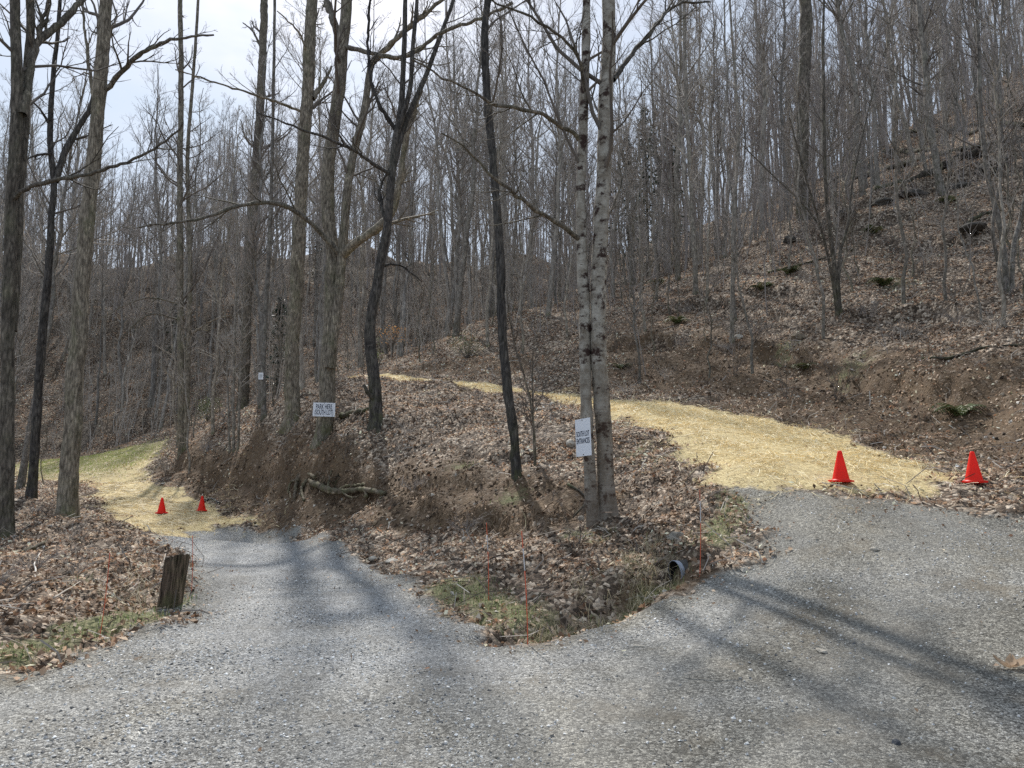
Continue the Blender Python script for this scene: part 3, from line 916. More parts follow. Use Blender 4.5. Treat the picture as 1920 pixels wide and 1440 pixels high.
def blades(name, density, height, palette, label, lean=0.5, width=(0.004, 0.008)):
    x, y, z, n, j, i = scatter(density)
    m = len(x)
    hgt = RNG.uniform(*height, m)
    az = RNG.uniform(0, 2 * PI, m)
    d = np.column_stack([np.cos(az), np.sin(az), np.zeros(m)])
    sd = np.column_stack([-np.sin(az), np.cos(az), np.zeros(m)]) * (RNG.uniform(*width, m) / 2)[:, None]
    up = np.array([[0, 0, 1.0]])
    c = np.column_stack([x, y, z - 0.01])
    ln = RNG.uniform(0.1, lean, m)
    p1 = c + up * (hgt * 0.6)[:, None] + d * (hgt * ln * 0.4)[:, None]
    p2 = c + up * (hgt * (1 - ln * 0.45))[:, None] + d * (hgt * ln * 1.2)[:, None]
    vv = np.stack([c - sd, c + sd, p1 + sd * 0.8, p1 - sd * 0.8, p2], axis=1).reshape(-1, 3)
    b = np.arange(m)[:, None] * 5
    pal = np.array(palette)
    col = pal[RNG.integers(0, len(pal), m)] * RNG.uniform(0.7, 1.25, (m, 1))
    mb = MB()
    mb.add(vv, quads=b + [[0, 1, 2, 3]], tris=b + [[3, 2, 4]], col=np.repeat(col, 5, axis=0))
    o = mb.obj(name, M_GRASS, smooth=False)
    tag(o, label, 'grass', kind='stuff')
    return m


gden = np.clip(grass + 0.5 * fbm(GX * 2, GY * 2, 3, 99) - 0.25, 0, 1) * (GY < 20) * (1 - gm) * (1 - smk)
nb1 = blades('grass', cell(gden * 900), (0.03, 0.11), [(0.13, 0.22, 0.06), (0.2, 0.27, 0.09), (0.22, 0.25, 0.11), (0.36, 0.33, 0.19), (0.1, 0.14, 0.05), (0.48, 0.42, 0.28), (0.42, 0.36, 0.23)], 'short green grass along the gravel edges')
dry = np.maximum(np.maximum(strip([(1130, 1120), (1180, 1090), (1225, 1050)], 0.34), strip([(1010, 1165), (1110, 1140), (1160, 1115)], 0.22)), 0.5 * strip([(1225, 1030), (1220, 1060)], 0.2))
dry = np.maximum(dry, 0.5 * strip([(230, 1140), (290, 1110)], 0.4))
nb2 = blades('dry_grass', cell(np.clip(dry, 0, 1) ** 1.5 * 1100 * np.clip(0.5 + 1.6 * fbm(GX * 3, GY * 3, 3, 44), 0.05, 1.4) * (1 - gm)), (0.08, 0.34), [(0.52, 0.45, 0.3), (0.4, 0.34, 0.22), (0.27, 0.26, 0.14), (0.62, 0.54, 0.38), (0.2, 0.18, 0.11)], 'long dry grass drooping along the ditch', lean=2.2, width=(0.004, 0.007))
fgr = far_field * (GY > 28) * (GY < 60)
nb3 = blades('field_grass', cell(fgr * (0.3 + grass) * 110), (0.05, 0.14), [(0.3, 0.37, 0.09), (0.38, 0.43, 0.13), (0.48, 0.47, 0.2)], 'thin green grass coming up through the straw in the clearing', width=(0.015, 0.03))
print('SCATTER', nl, nl2, ns, ns2, nst, nst2, nb1, nb2, nb3)


# ------------------------------------------------------------------ trees
def unit(a):
    return a / (np.linalg.norm(a, axis=-1, keepdims=True) + 1e-9)


def grow(P, R, k, t0, t1, lratio, ang, up, nseg, rng, rratio=0.6, rmin=0.004, jit=0.12, lens=None):
    """children branches from parent paths P(m,n,3), R(m,n)"""
    m, n, _ = P.shape
    seg = np.linalg.norm(np.diff(P, axis=1), axis=2)
    plen = seg.sum(1)
    t = rng.uniform(t0, t1, (m, k))
    ft = t * (n - 1)
    i = np.clip(ft.astype(int), 0, n - 2)
    fr = (ft - i)[..., None]
    mi = np.arange(m)[:, None]
    st = P[mi, i] * (1 - fr) + P[mi, i + 1] * fr
    tan = unit(P[mi, i + 1] - P[mi, i])
    rad = R[mi, i] * (1 - fr[..., 0]) + R[mi, i + 1] * fr[..., 0]
    side = unit(np.cross(tan, rng.standard_normal((m, k, 3))))
    a = rng.uniform(ang[0], ang[1], (m, k))[..., None]
    d = unit(tan * np.cos(a) + side * np.sin(a))
    L = plen[:, None] * rng.uniform(lratio[0], lratio[1], (m, k)) * (1 - 0.55 * (t - t0) / (t1 - t0 + 1e-6))
    if lens is not None:
        L = rng.uniform(lens[0], lens[1], (m, k)) * (1 - 0.6 * (t - t0) / (t1 - t0 + 1e-6))
    st, d, L, rad = st.reshape(-1, 3), d.reshape(-1, 3), L.ravel(), rad.ravel()
    M = len(st)
    pts = [st]
    cur = st
    step = L / (nseg - 1)
    upv = np.array([0, 0, 1.0])
    for s in range(nseg - 1):
        cur = cur + d * step[:, None]
        pts.append(cur)
        d = unit(d + upv * up + rng.standard_normal((M, 3)) * jit)
    CPth = np.stack(pts, axis=1)
    r0 = np.maximum(rad * rratio, rmin)
    rr = r0[:, None] * np.linspace(1, 0.3, nseg)[None]
    return CPth, np.maximum(rr, rmin * 0.5)


def forest_proto(name, seed, height=20, r0=0.14, cstart=0.4, nb=26, blen=(2.5, 5.0), bang=(0.5, 0.95), up=0.12, wig=0.25, k2=7, k3=6, matT=None, matC=None, twig=0.006, dead=4, lean=0.0):
    rng = np.random.default_rng(seed)
    n = 16
    hs = np.linspace(0, 1, n)
    w = np.cumsum(rng.standard_normal((n, 2)) * wig * 0.35, axis=0)
    w -= w[0]
    P = np.column_stack([w[:, 0] + lean * hs * height, w[:, 1], hs * height])
    P[0, 2] = -0.4
    R = r0 * (1 - 0.88 * hs ** 1.15)
    R[0] *= 1.35
    R[1] *= 1.02
    T = MB()
    v, q, _ = tubes(P[None], R[None], 9, 0.05)
    T.add(v, quads=q)
    B1, R1 = grow(P[None], R[None], nb, cstart, 0.97, (0, 0), bang, up, 7, rng, 0.5, 0.014, 0.13, blen)
    v, q, _ = tubes(B1, R1, 5)
    T.add(v, quads=q)
    if dead:
        D1, DR = grow(P[None], R[None], dead, 0.12, cstart, (0, 0), (0.9, 1.5), 0.02, 5, rng, 0.25, 0.008, 0.2, (0.6, 2.2))
        v, q, _ = tubes(D1, DR, 4)
        T.add(v, quads=q)
    Cn = MB()
    if dead:
        D2, DR2 = grow(D1, DR, 4, 0.2, 0.95, (0.3, 0.6), (0.4, 1.0), 0.03, 4, rng, 0.6, twig, 0.2)
        v, q, _ = tubes(D2, DR2, 3)
        Cn.add(v, quads=q)
    B2, R2 = grow(B1, R1, k2, 0.2, 0.98, (0.3, 0.6), (0.35, 0.85), 0.09, 5, rng, 0.6, twig * 1.5, 0.15)
    v, q, _ = tubes(B2, R2, 3)
    Cn.add(v, quads=q)
    # leader twigs at the very top of the trunk
    B3, R3 = grow(B2, R2, k3, 0.15, 0.98, (0.3, 0.7), (0.35, 0.9), 0.07, 4, rng, 0.7, twig, 0.18)
    v, q, _ = tubes(B3, R3, 3)
    Cn.add(v, quads=q)
    return T.mesh(name + '_trunk', matT, colour=False), Cn.mesh(name + '_crown', matC, colour=False)


def place_tree(tm, cm, loc, rz, s, name, label, group, cat='tree', tilt=(0, 0)):
    e = thing(name, loc, label, cat, group)
    e.rotation_euler = (tilt[0], tilt[1], rz)
    e.scale = (s, s, s)
    a = bpy.data.objects.new('trunk', tm)
    b = bpy.data.objects.new('crown', cm)
    for o in (a, b):
        COL.objects.link(o)
        o.parent = e
    return e


# ---- trees one can tell apart, from their outlines in the photo
def rpx(px, Y):
    return px / F * Y


def hero(name, label, base, stems, mat, twigmat=None, limbs=(), top=20.0, cat='tree', seed=1, group=None, crown_nb=14, twig_t0=0.45, limb_twigs=6, crown=True, limbmat=None, step=0.16, sides=14, crown_len=(1.5, 4.0), knots=0.035):
    """stems/limbs: (pixel path [(px,py,dY)], r_start_px, r_end_px). base: (px,py) of the foot or (px,py,Y)."""
    rng = np.random.default_rng(seed)
    if len(base) == 3:
        b = px3(*base)
        b[2] = gz(b[0], b[1])
    else:
        b = G(*base)
    Y0 = b[1]
    e = thing(name, b, label, cat, group)
    tb = MB()
    allP, allR = [], []
    cr = MB()
    for si, (path, ra, rb) in enumerate(stems):
        pts = []
        for p in path:
            dy = p[2] if len(p) > 2 else 0.0
            pts.append(px3(p[0], p[1], Y0 + dy))
        pts = [np.array(p) for p in pts]
        if si == 0 or path[0][1] > base[1] - 60:
            pts[0][2] = min(pts[0][2], gz(pts[0][0], pts[0][1])) - 0.7
        rad = list(np.linspace(rpx(ra, Y0), rpx(rb, Y0), len(pts)) * (1.0 if mat is M_BIRCH else 0.88))
        if path[-1][1] <= 5 and top:      # goes on above the photo's frame
            d = unit(pts[-1] - pts[-2])
            rem = max(2.0, top - (pts[-1][2] - b[2]))
            for f in (0.33, 0.66, 1.0):
                d = unit(d + np.array([rng.normal(0, 0.05), rng.normal(0, 0.05), 0.15]))
                pts.append(pts[-1] + d * rem * 0.33)
                rad.append(rad[len(path) - 1] * (1 - 0.85 * f))
        S = spline(pts, step if pts[0][2] < 40 else step * 2)
        cum = np.concatenate([[0], np.cumsum(np.linalg.norm(np.diff(np.array(pts), axis=0), axis=1))])
        cs = np.concatenate([[0], np.cumsum(np.linalg.norm(np.diff(S, axis=0), axis=1))])
        R = np.interp(cs / cs[-1], cum / cum[-1], rad)
        if si == 0 or path[0][1] > base[1] - 60:
            R = R * (1 + 0.45 * np.exp(-np.maximum(cs - 0.6, 0) / 0.25))
        w = np.array([fbm(np.array([c * 1.6 + seed * 9.1]), np.array([si * 5.5]), 3, seed)[0] for c in cs])
        R = R * (1 + 0.09 * w)
        S[1:, 0] += 0.25 * R[1:] * np.array([fbm(np.array([c * 0.9 + 4.4 + seed]), np.array([si * 3.3]), 2, seed + 50)[0] for c in cs[1:]])
        av = np.linspace(0, 2 * PI, sides, endpoint=False)[None, :]
        cc = cs[:, None]
        ph = seed * 1.7 + si
        A_ = 1 + 0.07 * fbm(np.cos(av) * 1.6 + ph + 0 * cc, np.sin(av) * 1.6 + cc * 0.55, 2, seed)
        if si == 0 or path[0][1] > base[1] - 60:
            A_ = A_ + (0.3 * np.cos(3 * av + ph) + 0.2 * np.cos(5 * av + 2 * ph)) * np.exp(-np.maximum(cc - 0.5, 0) / 0.28)
        v, q, _ = tubes(S[None], R[None], sides, knots, ang=A_[None])
        tb.add(v, quads=q)
        idx = np.linspace(0, len(S) - 1, 24).astype(int)
        allP.append(S[idx])
        allR.append(R[idx])
    tb.obj('trunk', mat, e, b)
    tw = twigmat or M_TWIG
    subs = []
    for path, ra, rb in limbs:
        pts = [px3(p[0], p[1], Y0 + (p[2] if len(p) > 2 else 0.0)) for p in path]
        S = spline(pts, 0.14)
        S[1:] += rng.normal(0, 0.012, S[1:].shape)
        R = np.linspace(rpx(ra, Y0), rpx(rb, Y0), len(S)) * (1 + 0.08 * rng.standard_normal(len(S)))
        lb = MB()
        v, q, _ = tubes(S[None], R[None], 8, 0.05)
        lb.add(v, quads=q)
        # side branches of this limb
        idx = np.linspace(0, len(S) - 1, 12).astype(int)
        B, BR = grow(S[idx][None], R[idx][None], limb_twigs, 0.25, 0.98, (0.18, 0.45), (0.4, 0.95), 0.07, 6, rng, 0.5, 0.007, 0.16)
        v, q, _ = tubes(B, BR, 4)
        lb.add(v, quads=q)
        B2, BR2 = grow(B, BR, 5, 0.2, 0.98, (0.3, 0.6), (0.4, 0.9), 0.06, 4, rng, 0.6, 0.004, 0.18)
        v, q, _ = tubes(B2, BR2, 3)
        lb.add(v, quads=q)
        B3, BR3 = grow(B2, BR2, 3, 0.2, 0.98, (0.3, 0.6), (0.4, 0.9), 0.06, 3, rng, 0.6, 0.003, 0.18)
        v, q, _ = tubes(B3, BR3, 3)
        lb.add(v, quads=q)
        lb.obj('limb', limbmat or mat, e, b)
    if crown:
        P, R = np.stack(allP), np.stack(allR)
        B, BR = grow(P, R, crown_nb, twig_t0, 0.98, (0, 0), (0.5, 1.1), 0.1, 7, rng, 0.35, 0.012, 0.14, crown_len)
        v, q, _ = tubes(B, BR, 5)
        cr.add(v, quads=q)
        B2, BR2 = grow(B, BR, 6, 0.2, 0.98, (0.3, 0.6), (0.35, 0.9), 0.08, 5, rng, 0.55, 0.006, 0.15)
        v, q, _ = tubes(B2, BR2, 3)
        cr.add(v, quads=q)
        B3, BR3 = grow(B2, BR2, 3, 0.2, 0.98, (0.3, 0.65), (0.35, 0.9), 0.06, 4, rng, 0.6, 0.004, 0.18)
        v, q, _ = tubes(B3, BR3, 3)
        cr.add(v, quads=q)
        cr.obj('crown', tw, e, b)
    return e


hero('bare_tree', 'dark double trunked bare tree at the far left edge of the picture', (12, 1012),
     [([(12, 1012), (14, 860), (14, 700), (18, 520), (24, 350), (32, 160), (28, 0)], 15, 11), ([(20, 620, 0.1), (30, 450, 0.2), (40, 300, 0.3), (50, 160, 0.4), (57, 0, 0.5)], 12, 9)],
     M_BARK_DARK, limbs=[([(42, 215), (58, 130, .3), (66, 85, .5), (100, 55, .9), (150, 5, 1.4), (180, -40, 2)], 9, 5),
                         ([(22, 375), (50, 352, -.2), (95, 340, -.4), (170, 326, -.8), (250, 298, -1.2), (310, 265, -1.5), (345, 232, -1.7)], 5, 1.5),
                         ([(60, 130, .4), (75, 60, .6), (92, 0, 1)], 6, 3)], seed=3, crown_nb=12)
hero('bare_tree', 'crooked black bare tree with a forked top, second trunk from the left edge', (60, 946),
     [([(60, 946), (67, 800), (76, 690), (86, 560), (92, 480), (96, 400), (101, 345), (94, 250), (100, 140), (108, 70), (112, 0)], 10, 4)], M_BARK_BLACK,
     limbs=[([(103, 340), (120, 290, .2), (140, 250, .4), (165, 210, .6), (178, 160, .8), (190, 80, 1)], 7, 2.5), ([(94, 235), (75, 205, -.3), (50, 180, -.6)], 3, 1), ([(100, 290), (70, 290, -.3), (35, 305, -.6)], 3, 1)], seed=4, top=15, crown_nb=10)
hero('bare_tree', 'stout straight grey tree standing at the left edge of the strawed track', (124, 976),
     [([(124, 976), (130, 870), (140, 720), (152, 560), (166, 400), (182, 220), (193, 90), (200, 0)], 19, 13)], M_BARK_GREY,
     limbs=[([(186, 178), (206, 160), (232, 130, -.3), (262, 103, -.6), (320, 75, -1), (400, 65, -1.4)], 6, 1.5), ([(183, 215), (170, 150, .3), (160, 60, .6), (150, -30, 1)], 4, 2)], seed=5, top=22, crown_nb=12)
hero('bare_tree', 'slim twin stemmed pale tree at the far end of the cut bank', (342, 858),
     [([(342, 858), (340, 700), (337, 500), (338, 300), (339, 120), (338, 0)], 8, 5), ([(347, 856), (352, 700), (356, 500), (352, 300, .5), (362, 150, 1), (372, 0, 1)], 6, 3)], M_BARK_GREY, seed=6, top=22, twig_t0=0.3, crown_nb=13,
     limbs=[([(340, 570), (270, 560, -.6), (180, 600, -1.2)], 2, .7), ([(340, 640), (400, 600, .5), (450, 590, 1)], 2, .7), ([(338, 600), (280, 590, -.5), (220, 640, -.8)], 2, .7)])
hero('bare_tree', 'leaning grey tree whose foot is hidden behind the bank, beside the small white notice', (455, 770),
     [([(455, 770), (458, 690), (464, 560), (472, 430), (483, 300), (489, 180), (494, 60), (496, 0)], 12, 8)], M_BARK_DARK, seed=7, top=22, twig_t0=0.4,
     limbs=[([(492, 95), (475, 60, .3), (455, 42, .6)], 3, 1), ([(489, 350), (500, 330, .2), (520, 290, .4)], 3, 1)])
hero('bare_tree', 'thin pale tree carrying a small white notice', (497, 792),
     [([(497, 792), (494, 720), (496, 640), (502, 520), (508, 380), (512, 200), (515, 0)], 6, 3)], M_BARK_PALE, seed=8, top=18, twig_t0=0.35, crown_nb=12)
hero('bare_tree', 'straight grey tree immediately left of the tree with the parking sign', (555, 796),
     [([(555, 796), (549, 720), (552, 600), (560, 470), (566, 320), (575, 170), (583, 60), (586, 0)], 16, 12)], M_BARK_GREY, seed=9, top=22, crown_nb=12,
     limbs=[([(586, 185), (600, 165, .3), (610, 150, .4), (622, 125, .6)], 6, 2), ([(580, 110), (560, 60, -.5), (520, 20, -1)], 3, 1), ([(570, 210), (500, 185, -1), (420, 160, -2), (330, 130, -3)], 3, 1)])
hero('bare_tree', 'thick forked tree bearing the landscape parking sign', (606, 826),
     [([(606, 826), (612, 740), (618, 640), (622, 540), (622, 470), (616, 400), (612, 340), (624, 260), (634, 175), (642, 90), (650, 0)], 17, 12.5),
      ([(618, 690, -.2), (634, 560, -.25), (643, 470, -.3), (650, 375, -.3), (660, 300, -.2), (680, 225, -.1), (691, 150), (697, 115)], 11, 7)], M_BARK_GREY, seed=10, top=22, crown_nb=10,
     limbs=[([(640, 480, -.3), (615, 450, -.5), (570, 408, -1), (520, 381, -1.5), (445, 386, -2), (375, 411, -2.6), (260, 425, -3.2)], 6, 1.5),
            ([(643, 478, -.3), (660, 462, -.5), (682, 444, -.7), (712, 424, -.8), (737, 392, -.8), (750, 330, -.9), (764, 250, -1), (790, 170, -1.2)], 9, 3),
            ([(642, 95), (630, 55, .2), (612, 0, .5), (600, -50, 1)], 9, 5),
            ([(697, 120), (720, 95, -.2), (755, 62, -.4), (800, 25, -.8), (840, -10, -1)], 6, 3),
            ([(640, 85), (720, 105, -.8), (770, 103, -1.2), (830, 60, -1.8), (900, 35, -2.4), (960, 5, -3)], 5, 2.5)])
hero('bare_tree', 'dark crooked tree forking high up, right of the tree with the parking sign', (713, 800),
     [([(713, 800), (702, 720), (694, 650), (695, 590), (706, 540), (715, 490), (725, 425), (733, 340), (742, 260), (752, 190), (757, 100), (760, 0)], 14, 5),
      ([(732, 345), (752, 255, .1), (775, 195, .2), (803, 130, .3), (828, 60, .5), (850, 0, .8)], 8, 4), ([(745, 250), (768, 170, -.2), (775, 80, -.4), (782, 0, -.5)], 6, 4)], M_BARK_BLACK, seed=12, top=17, crown_nb=9,
     limbs=[([(735, 330), (690, 300, -.4), (650, 275, -.8), (560, 240, -1.5), (480, 210, -2)], 4, 1.2), ([(745, 250), (700, 170, -.4), (690, 60, -.6), (700, -30, -1)], 4, 2), ([(727, 425), (712, 370, .2), (722, 330, .3), (740, 300, .3)], 4, 2),
            ([(712, 500), (740, 496, .2), (770, 510, .4), (790, 528, .6)], 3, 1), ([(707, 760), (690, 735, -.2), (682, 722, -.3)], 6, 3)])
hero('bare_tree', 'single dark rough barked tree leaning left on the bank between the two drives', (975, 908),
     [([(975, 908), (966, 840), (956, 760), (946, 680), (942, 600), (938, 500), (931, 390), (922, 290), (913, 190), (909, 90), (914, 0)], 11, 8)], M_BARK_BLACK, seed=13, top=15, crown_nb=9, knots=0.08)
hero('birch_tree', 'pale peeling twin trunked birch bearing the portrait sign', (1118, 988),
     [([(1114, 990), (1107, 900), (1101, 800), (1097, 690), (1096, 580), (1091, 440), (1090, 330), (1094, 200), (1099, 90), (1100, 0)], 11.5, 8),
      ([(1138, 960, .15), (1133, 850, .1), (1127, 740, .05), (1122, 640), (1124, 480), (1130, 340), (1136, 220), (1141, 110), (1141, 0)], 16.5, 13)], M_BIRCH, M_TWIG, limbmat=M_BARK_DARK, seed=14, top=12, crown_nb=7, knots=0.05,
     limbs=[([(1088, 450), (1060, 428, -.3), (1030, 410, -.5), (980, 375, -.9), (930, 338, -1.3), (890, 295, -1.6), (870, 275, -1.8), (830, 250, -2)], 5, 1.3),
            ([(1086, 262), (1055, 236, -.3), (1015, 215, -.6), (980, 205, -.8), (930, 196, -1.1), (880, 170, -1.4), (830, 145, -1.7), (775, 112, -2)], 4.5, 1.3),
            ([(1150, 150), (1175, 115, .3), (1200, 85, .6), (1240, 35, 1.1), (1270, 8, 1.5), (1330, 5, 2)], 6, 2),
            ([(1098, 180), (1085, 110, -.4), (1040, 60, -.8), (980, 25, -1.2), (920, 0, -1.6)], 4, 1.5),
            ([(1128, 420), (1150, 385, .2), (1165, 350, .3), (1160, 300, .4)], 3, 1)])
hero('bare_tree', 'massive dark trunk high on the right hillside', (1505, 424),
     [([(1505, 424), (1505, 330), (1503, 220), (1508, 110), (1510, 0)], 15, 13)], M_BARK_DARK, seed=15, top=26, crown_nb=18, crown_len=(2, 6))
hero('bare_tree', 'multi stemmed sapling clump on the right hillside below the massive trunk', (1576, 596),
     [([(1576, 596), (1566, 510), (1556, 430), (1548, 350), (1545, 220), (1543, 80), (1545, 0)], 6, 2.5), ([(1573, 594), (1560, 520, -.2), (1540, 430, -.5), (1510, 330, -.8), (1480, 220, -1.2)], 4, 1.2),
      ([(1578, 594), (1572, 500, .2), (1590, 420, .4), (1600, 330, .6), (1630, 200, .8), (1660, 90, 1)], 4, 1.2), ([(1575, 590), (1550, 470, .1), (1520, 400, .2), (1440, 320, .3), (1390, 270, .4)], 3, 1)], M_BARK_DARK, seed=16, top=9, twig_t0=0.35, crown_nb=16, crown_len=(0.8, 2.2), sides=8, cat='sapling')
hero('bare_tree', 'straight pale sapling at the foot of the right hillside above the straw', (1372, 650),
     [([(1372, 650), (1373, 560), (1376, 460), (1380, 350), (1384, 240), (1376, 110), (1368, 0)], 5.5, 2.5)], M_BARK_PALE, M_TWIG_PALE, seed=17, top=10, crown_nb=26, twig_t0=0.4, crown_len=(0.6, 1.8), sides=8, cat='sapling')
hero('bare_tree', 'pale slender tree behind the birch on the right hillside edge', (1305, 554),
     [([(1305, 554), (1302, 480), (1298, 380), (1290, 260), (1285, 120), (1282, 0)], 6, 4)], M_BARK_PALE, M_TWIG_PALE, seed=18, top=15, crown_nb=26, twig_t0=0.35, crown_len=(1, 3), sides=8)
hero('bare_tree', 'pale forked sapling clump at the right edge of the picture', (1888, 562),
     [([(1888, 562), (1882, 480), (1870, 400), (1850, 320), (1840, 220), (1836, 100), (1830, 0)], 7, 3.5), ([(1890, 560), (1900, 470, .2), (1915, 400, .4), (1935, 300, .6), (1940, 150, .8)], 6, 3), ([(1886, 562), (1872, 500, -.2), (1862, 420, -.4), (1880, 300, -.5), (1875, 150, -.6), (1880, 0, -.6)], 4, 2)],
     M_BARK_PALE, M_TWIG, seed=19, top=11, crown_nb=16, twig_t0=0.35, crown_len=(0.8, 2.4), sides=8, cat='sapling')
hero('bare_tree', 'grey bent trunk leaning left, upper right of the hillside beside the fallen logs', (1765, 362),
     [([(1765, 362), (1755, 300), (1742, 240), (1738, 150), (1728, 60), (1722, 0)], 8, 6)], M_BARK_PALE, seed=20, top=14, crown_nb=20, twig_t0=0.35, crown_len=(1, 3), sides=9)
hero('bare_tree', 'wispy thin sapling growing beside the leaning dark tree on the bank', (1006, 890),
     [([(1006, 890), (1002, 820), (996, 760), (982, 700), (966, 650), (955, 590), (950, 540)], 3.2, .8), ([(1004, 880), (1000, 800, .2), (998, 720, .3), (1000, 660, .4), (1010, 610, .5)], 2.2, .7)], M_BARK_DARK, seed=21, top=0, crown_nb=14, twig_t0=0.3, crown_len=(0.3, 1.0), sides=6, cat='sapling')
hero('bare_tree', 'clump of thin pale stems on the lip of the cut bank left of the signs', (440, 852),
     [([(440, 852), (438, 760), (440, 640), (444, 500), (446, 380)], 3.2, 1.2), ([(434, 853), (428, 760, .1), (424, 650, .2), (420, 520, .3)], 2.8, 1), ([(446, 850), (449, 760, -.1), (452, 660, -.2), (458, 540, -.3)], 3, 1)],
     M_BARK_PALE, M_TWIG_PALE, seed=22, top=0, crown_nb=14, twig_t0=0.4, crown_len=(0.5, 1.6), sides=6, cat='sapling')

# ---- the rest of the wood: protos copied tree by tree
PROT = []
for s_, kw in enumerate([
    dict(height=21, r0=0.0945, cstart=0.36, nb=36), dict(height=23, r0=0.148, cstart=0.4, nb=34, wig=0.35), dict(height=18, r0=0.12, cstart=0.3, nb=36, blen=(1.8, 4), bang=(0.4, 0.8)),
    dict(height=20, r0=0.109, cstart=0.26, nb=38, blen=(2, 4.6), wig=0.4), dict(height=16, r0=0.078, cstart=0.3, nb=26, blen=(1.6, 3.4), bang=(0.35, 0.75)), dict(height=24, r0=0.164, cstart=0.38, nb=34, blen=(3, 6)),
    dict(height=19, r0=0.101, cstart=0.38, nb=28, wig=0.5, lean=0.05), dict(height=17, r0=0.086, cstart=0.25, nb=32, blen=(1.5, 3.2)), dict(height=22, r0=0.117, cstart=0.4, nb=32, blen=(2.2, 4.5), wig=0.3),
]):
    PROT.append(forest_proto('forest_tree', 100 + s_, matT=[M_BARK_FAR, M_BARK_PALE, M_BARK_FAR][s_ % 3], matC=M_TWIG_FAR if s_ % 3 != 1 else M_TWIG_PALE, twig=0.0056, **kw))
SAP = []
for s_, kw in enumerate([dict(height=8.5, r0=0.045), dict(height=7, r0=0.035, wig=0.3), dict(height=10, r0=0.06), dict(height=6, r0=0.03, lean=0.12)]):
    SAP.append(forest_proto('sapling', 200 + s_, cstart=0.25, nb=20, blen=(0.7, 1.9), bang=(0.4, 0.9), k2=5, k3=4, matT=[M_BARK_PALE, M_BARK_GREY][s_ % 2], matC=M_TWIG_FAR, twig=0.0045, dead=4, **kw))


def project(x, y, z):
    v = np.array([x, y, z - CAMZ])
    f = np.array([0, cp, sp])
    u = np.array([0, -sp, cp])
    d = v @ f
    return 960 + F * v[0] / d, 720 - F * (v @ u) / d


def thin(xmin, xmax, ymin, ymax, n, dmin, rng, ok, taken):
    out = []
    tries = 0
    while len(out) < n and tries < n * 60:
        tries += 1
        x, y = rng.uniform(xmin, xmax), rng.uniform(ymin, ymax)
        if abs(x) > 0.69 * y + 2 or not ok(x, y):
            continue
        if any((x - a) ** 2 + (y - b) ** 2 < dmin * dmin for a, b in taken):
            continue
        taken.append((x, y))
        out.append((x, y))
    return out


def free(x, y, m=1.2):
    X, Y_ = np.array([x]), np.array([y])
    return sdist(STRAW_UP, X, Y_)[0] < -m and sdist(STRAW_L, X, Y_)[0] < -m and sdist(GRAVEL, X, Y_)[0] < -m


TAKEN = [tuple(o.location[:2]) for o in COL.objects if o.get('category') in ('tree', 'sapling')]
rng = np.random.default_rng(5)
LAND_L = [(110, 'behind the left edge trunks'), (230, 'behind the stout grey tree by the track'), (330, 'above the strawed track'), (430, 'behind the slim twin stemmed tree'), (530, 'behind the small white notice'),
          (640, 'behind the tree with the parking sign'), (760, 'behind the dark crooked tree'), (930, 'left of the leaning dark tree'), (1080, 'right of the leaning dark tree'), (9999, 'right of the birch')]
LAND_R = [(1080, 'left of the birch'), (1280, 'just right of the birch'), (1400, 'above the straight pale sapling'), (1490, 'left of the massive trunk'), (1620, 'right of the massive trunk'), (1760, 'by the fallen logs'), (9999, 'near the right edge')]
SIZE = {0: 'tall', 1: 'tall', 2: 'slim', 3: 'branchy', 4: 'small', 5: 'thick', 6: 'leaning', 7: 'bushy', 8: 'lofty'}


def forest(pts, where, land, prots, rng, sc=(0.85, 1.2), kind='bare', nm='bare_tree', cat='tree'):
    for x, y in pts:
        z = gz(x, y)
        px, py = project(x, y, z)
        side = [t for lim, t in land if px < lim][0]
        i = int(rng.integers(0, len(prots)))
        word = SIZE[i] if nm == 'bare_tree' else ['straight', 'thin', 'taller', 'leaning'][i]
        lab = f"{word} {kind} {'tree' if nm == 'bare_tree' else 'sapling'} {where}, {side}"
        tm, cm = prots[i]
        tilt = (rng.normal(0, 0.035), rng.normal(0, 0.035))
        place_tree(tm, cm, (x, y, z), rng.uniform(0, 6.28), rng.uniform(*sc), nm, lab, lab, cat, tilt)


A = thin(-75, 6, 50, 104, 130, 2.0, rng, lambda x, y: free(x, y, 1.5) and not (y < 58 and x < -18), TAKEN)
forest(A, 'on the far slope', LAND_L, PROT, rng, (0.95, 1.4), kind='grey bare')
A2 = thin(-14, 3, 33, 48, 18, 1.8, rng, lambda x, y: free(x, y, 1.5), TAKEN)
forest(A2, 'on the near knoll', LAND_L, PROT, rng, (0.7, 1.05), kind='grey bare')
A3 = thin(-34, -15, 30, 46, 4, 2.0, rng, lambda x, y: free(x, y, 1.2) and x < -0.5 * y, TAKEN)
forest(A3, 'beside the clearing', LAND_L, PROT, rng, (0.75, 1.05), kind='brown bare')
B = thin(-2, 60, 30, 84, 120, 2.0, rng, lambda x, y: free(x, y, 3) and x > 0.02 * y and H0(np.array([x]), np.array([y]))[0] > 7.5, TAKEN)
forest(B, 'on the right hillside', LAND_R, PROT, rng, (0.6, 1.0), kind='grey bare')
S1 = thin(2, 30, 17, 46, 90, 0.9, rng, lambda x, y: free(x, y, 1.0) and H0(np.array([x]), np.array([y]))[0] > 4.0, TAKEN)
forest(S1, 'on the right hillside', LAND_R, SAP, rng, (0.6, 1.25), kind='grey', nm='sapling', cat='sapling')
S2 = thin(-24, 2, 24, 60, 45, 1.2, rng, lambda x, y: free(x, y, 1.0) and (y > 31 or x < -9), TAKEN)
